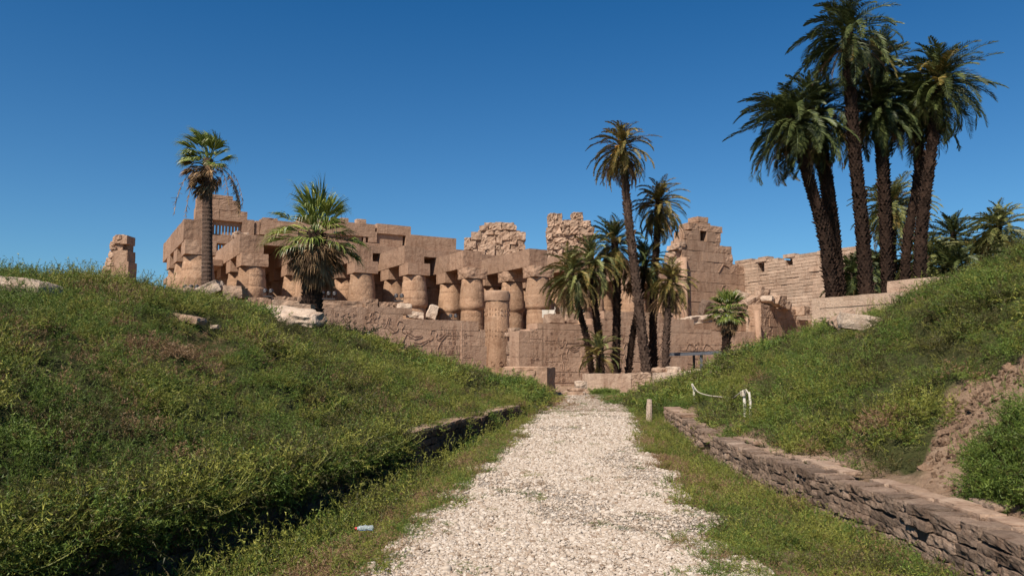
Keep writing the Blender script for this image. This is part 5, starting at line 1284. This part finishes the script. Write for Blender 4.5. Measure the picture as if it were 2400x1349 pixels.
def cover():
    rng = np.random.default_rng(7); r2 = random.Random(2)
    pts, rot, scl, idx = [], [], [], []
    def region(x0, x1, y0, y1, dens, s0, s1, coarse):
        n = int((x1-x0)*(y1-y0)*dens); X = rng.uniform(x0, x1, n); Y = rng.uniform(y0, y1, n)
        # only where the photograph could see it
        Z = terrain(X, Y)
        keep = (np.abs(X) < Y*.667*1.12+1.6)
        X, Y, Z = X[keep], Y[keep], Z[keep]
        e = .15; gx = (terrain(X+e, Y)-terrain(X-e, Y))/(2*e); gy = (terrain(X, Y+e)-terrain(X, Y-e))/(2*e)
        wl, wr, pl, pr = ip(WL, Y), ip(WR, Y), ip(PL, Y), ip(PR, Y)
        for i in range(len(X)):
            x, y, z = X[i], Y[i], Z[i]
            a, b = path_edges(y)
            n1 = mnoise.noise(Vector((x*.55, y*.55, 4.2))); n2 = mnoise.noise(Vector((x*.23, y*.23, 9.2))); n3 = mnoise.noise(Vector((x*1.6, y*1.6, 2.2)))
            if y > 33 and x > 0 and x < 8 and n3 < .15: continue
            if y > 40: continue
            m = .10+.12*n3
            if a-m < x < b+m: continue
            onL = x < wl[i]; onR = x > wr[i]
            thin = 1.0
            if y < 22:
                if wl[i]-.40 < x < wl[i]+.06: 
                    if 12.9 < y < 17.3 or 18.5 < y < 21.7 or y < 5.4 or r2.random() < .55: continue
                if wr[i]-.06 < x < wr[i]+.34 and (y < 13.7 or y > 17.5): continue
                if wr[i]+.34 <= x < wr[i]+.75 and y < 9.5+n3*1.2: continue
            if inside(BARE, x, y) and not (n3 > .42): continue
            if any((x-fx)**2+(y-fy)**2 < fr*fr for fx, fy, fr in ROCK_FOOT): continue
            verge_dry = (not onL and not onR and n3+n1*.6 < -.18 and y < 24)
            if (onL or onR) and n3+r2.gauss(0, .08) < -.34 and y < 26: continue
            s = r2.uniform(s0, s1)*(1+.45*n1+.25*n3)
            if not onL and not onR: s *= .62 if (onR or x > (a+wl[i])/2) else .95
            if y > 22: s *= .9
            dry = n2+.7*n1+r2.gauss(0, .17)-(.12 if onR else 0)
            k = r2.random()
            if not onL and not onR and x < 1.5:  # left verge: yellowing strip near the path foot
                dry += .22 if n3 > -.1 else 0
            if coarse: c = 15 if dry > .50 else (13 if dry > .18 or k < .2 else (14 if dry < -.35 or k > .85 else 12))
            else: c = r2.choice((6, 7)) if dry > .50 else (r2.choice((3, 4)) if dry > .18 or k < .18 else (r2.choice((5, 8)) if dry < -.35 or k > .85 else r2.choice((0, 1, 2))))
            if verge_dry: c = r2.choice((6, 7, 6, 4, 3, 1)); s *= 1.15
            elif y < 24 and r2.random() < (.10 if x < 0 else .05): c = r2.choice((6, 7))
            if c in (6, 7, 15): s *= .75
            if onL or onR:
                mh, md = mound(x, y); nw = min(1, max(0, (max(wl[i]-x, x-wr[i])-.25)/.8)) if y < 22 else 1
                if md > .60 and r2.random() < .55: continue
                if md > .57: c = 14 if coarse else r2.choice((5, 8, 8, 7) if onL else (5, 8, 0, 1)); s *= .8  # darker clumps in the hollows: shade between mounds put into leaf colour
                z += (.30*mh-.12)*nw*(1 if y < 30 else max(0, 1-(y-30)/6))
            pts.append((x, y, z+bump2(x, y)*(.38 if (onL or onR) else .04)-.02)); g = .45
            rot.append((math.atan(gy[i])*g, -math.atan(gx[i])*g, r2.uniform(0, 6.28))); zz = s*r2.uniform(.8, 1.2); scl.append((s, s, zz)); idx.append(c)
    region(-14, 3, 3.2, 14, 30, .75, 1.25, False); region(1.2, 12, 3.2, 14, 30, .75, 1.25, False)
    region(-18, 16, 14, 24, 20, 1.0, 1.4, False); region(-20, 16, 24, 42, 10, 1.1, 1.7, True)
    # sprays standing proud of the cover
    def add(x, y, s, c, dz=0):
        pts.append((x, y, terr(x, y)+bump2(x, y)*.36-.04+dz)); rot.append((r2.gauss(0, .2), r2.gauss(0, .2), r2.uniform(0, 6.28))); scl.append((s, s, s)); idx.append(c)
    for i in range(150):
        px = r2.uniform(-20, 330) if i < 110 else r2.uniform(330, 420); D_ = r2.uniform(10.8, 13.6); p = at(px, 650, D_); add(p.x, p.y, r2.uniform(.45, .95)*(1.15 if px < 260 else .7), r2.choice((9, 10, 11, 9)))
    for i in range(500):
        x, y = r2.uniform(-7, -2.6), r2.uniform(3.6, 12)
        if x < float(ip(WL, y))+.9 and not (float(ip(WL, y))-.35 < x < float(ip(WL, y)) and y < 5.4): add(x, y, r2.uniform(.4, .75), r2.choice((9, 11, 9)))
    for i in range(1300):   # growth hanging over and rising in front of the left wall
        y = r2.uniform(4.6, 12.6) if i < 1150 else r2.uniform(12.6, 21.5); w_ = float(ip(WL, y)); n1 = mnoise.noise(Vector((y*1.1, 3, 0)))
        if n1 < (.08 if y > 12.6 else -.5): continue
        if r2.random() < .45: pts.append((w_+r2.uniform(-.35, .08), y, .38+r2.uniform(-.1, .05))); rot.append((r2.gauss(0, .2), R(65)*r2.random(), r2.uniform(-.6, .6)))
        else: x = w_+r2.uniform(.12, .95 if y < 12 else .5); pts.append((x, y, terr(x, y)-.02)); rot.append((r2.gauss(0, .15), r2.gauss(0, .15), r2.uniform(0, 6.28)))
        s = r2.uniform(.7, 1.25); scl.append((s, s, s*1.15)); idx.append(r2.choice((0, 1, 2, 5, 8, 4)))
    for i in range(420):   # along the foot of the right wall
        y = r2.uniform(4.6, 20); x = float(ip(WR, y))-r2.uniform(.02, .4); pts.append((x, y, terr(x, y)-.02)); rot.append((r2.gauss(0, .15), r2.gauss(0, .15), r2.uniform(0, 6.28)))
        s = r2.uniform(.35, .8); scl.append((s, s, s)); idx.append(r2.choice((0, 1, 2, 3, 6, 8)))
    for i in range(620):
        x, y = r2.uniform(5.8, 12), r2.uniform(6, 17)
        if not inside(BARE, x, y): add(x, y, r2.uniform(.35, .7), r2.choice((10, 9, 10)))
    for i in range(420):   # bush hanging in front of the bare slope
        a = r2.uniform(0, 6.28); rr = math.sqrt(r2.random()); x, y = 4.80+.44*rr*math.cos(a), 7.05+.65*rr*math.sin(a)
        pts.append((x, y, terr(x, y)+(1-rr*rr)*.62*r2.random()**.6)); rot.append((r2.gauss(0, .5), r2.gauss(0, .5), r2.uniform(0, 6.28))); s = r2.uniform(.6, 1.0); scl.append((s, s, s)); idx.append(r2.choice((0, 1, 2, 9, 5)))
    for i in range(420):    # tufts on the gravel
        y = r2.uniform(5, 26); a, b = path_edges(y); x = r2.uniform(a+.1, b-.1); s = r2.uniform(.05, .2)*(1.9 if i < 90 else 1)
        pts.append((x, y, .02)); rot.append((0, 0, r2.uniform(0, 6))); scl.append((s*1.6, s*1.6, s*.6)); idx.append(r2.choice((6, 7, 6, 1)) if i > 60 else r2.choice((0, 1, 3)))
    for i in range(110):   # right verge tufts running on to the gravel in the foreground
        x, y = r2.gauss(1.75, .22), r2.uniform(5.2, 7.2); s = r2.uniform(.2, .5); pts.append((x, y, .01)); rot.append((0, 0, r2.uniform(0, 6))); scl.append((s, s, s)); idx.append(r2.choice((0, 1, 6, 3)))
    for i in range(900):   # straw-coloured strip between the green verge and the gravel's left side
        y = r2.uniform(4.8, 17); a_, _b = path_edges(y); w_ = float(ip(WL, y)); x = a_-(a_-w_)*abs(r2.gauss(.34, .12)) if i % 3 else a_-r2.uniform(0, .25)
        s = r2.uniform(.3, .75); pts.append((x, y, terr(x, y)-.01)); rot.append((r2.gauss(0, .2), r2.gauss(0, .2), r2.uniform(0, 6.28))); scl.append((s, s, s*.8)); idx.append(r2.choice((6, 7, 6, 3)) if i % 3 else r2.choice((0, 1, 3, 6)))
    for i in range(60):    # yellow bush below the left carved wall, tuft before the long slab
        p = at(840+r2.gauss(0, 16), 795, 26.8+r2.uniform(-.4, .4)); add(p.x, p.y, r2.uniform(.8, 1.3), 13, r2.uniform(0, .12))
    for i in range(50):
        p = at(1418+r2.gauss(0, 11), 924, 39.6); pts.append((p.x, p.y, r2.uniform(0, .1))); rot.append((0, 0, r2.uniform(0, 6))); s = r2.uniform(.5, 1.0); scl.append((s, s, s)); idx.append(12)
    for i in range(260):   # dry and green tufts where the path reaches the ruins
        k = i % 3; g_ = ground_hit(*((1275+r2.gauss(0, 24), 941+r2.gauss(0, 5)) if k == 0 else (1450+r2.gauss(0, 26), 936+r2.gauss(0, 6)) if k == 1 else (r2.uniform(1300, 1440), r2.uniform(930, 975))))
        if g_: s = r2.uniform(.5, 1.0) if k < 2 else r2.uniform(.12, .35); pts.append(tuple(g_)); rot.append((0, 0, r2.uniform(0, 6))); scl.append((s*1.2, s*1.2, s*.8)); idx.append(15 if k == 0 or r2.random() < .3 else 12)
    for i in range(120):   # greenery in between the crest rocks
        p = at(r2.choice((505, 500, 540, 600))+r2.gauss(0, 14), 715, r2.uniform(22.5, 24.5)); add(p.x, p.y, r2.uniform(.9, 1.5), r2.choice((12, 13, 12)), r2.uniform(0, .15))
    scatter('ground_cover', pts, rot, scl, idx, C_SHRUB, 'dense low thorny green and brown shrub cover on both banks', 'ground cover')
    clods()
    print('cover instances', len(pts))
cover()
def pebbles():
    mbs = []
    for i in range(6):
        mb = MB(); q = random.Random(i); mb.rock((0, 0, 0), (.040*q.uniform(.8, 1.3), .032*q.uniform(.8, 1.2), .020*q.uniform(.8, 1.3)), i+500, 3, .65, .12, tint=q.uniform(.85, 1.1)); mbs.append(mb)
    m, nt, b = new_mat('pebble'); oi = N(nt, 'ShaderNodeObjectInfo')
    c = ramp(nt, [(0, (0.22, 0.15, 0.10)), (0.15, (0.34, 0.26, 0.19)), (0.6, (0.42, 0.34, 0.262)), (1, (0.53, 0.445, 0.36))], oi.outputs['Random'])
    nt.links.new(c, b.inputs['Base Color']); b.inputs['Roughness'].default_value = .85; b.inputs['Specular IOR Level'].default_value = .2
    C = link_unlinked('pebble_kinds', mbs, [m]*6, 'pebble_kind', smooth=True)
    rng = random.Random(5); P = []; Rr = []; S = []; I = []
    for (y0, y1, dens) in ((3.5, 9, 2700), (9, 15, 1500), (15, 25, 520), (25, 40, 45)):
        for _ in range(int((y1-y0)*4.2*dens)):
            y = rng.uniform(y0, y1); a, b_ = path_edges(y); x = rng.uniform(a-.15, b_+.15)
            if abs(x) > y*.667*1.1+.3: continue
            n = mnoise.noise(Vector((x*.8, y*.45, 8)))+.4*mnoise.noise(Vector((x*5, y*5, 1)))
            if n > .24 and rng.random() < .8: continue
            s = rng.lognormvariate(-.72, .42)*(1.0 if y < 9 else 1.15 if y < 15 else 1.5)
            P.append((x, y, .016+.006*rng.random()+bump2(x, y)*.02)); Rr.append((rng.gauss(0, .35), rng.gauss(0, .35), rng.uniform(0, 6.28))); S.append((s, s, s)); I.append(rng.randrange(6))
    scatter('gravel_pebbles', P, Rr, S, I, C, 'loose whitish pebbles covering the path', 'gravel')
    print('pebbles', len(P))
pebbles()
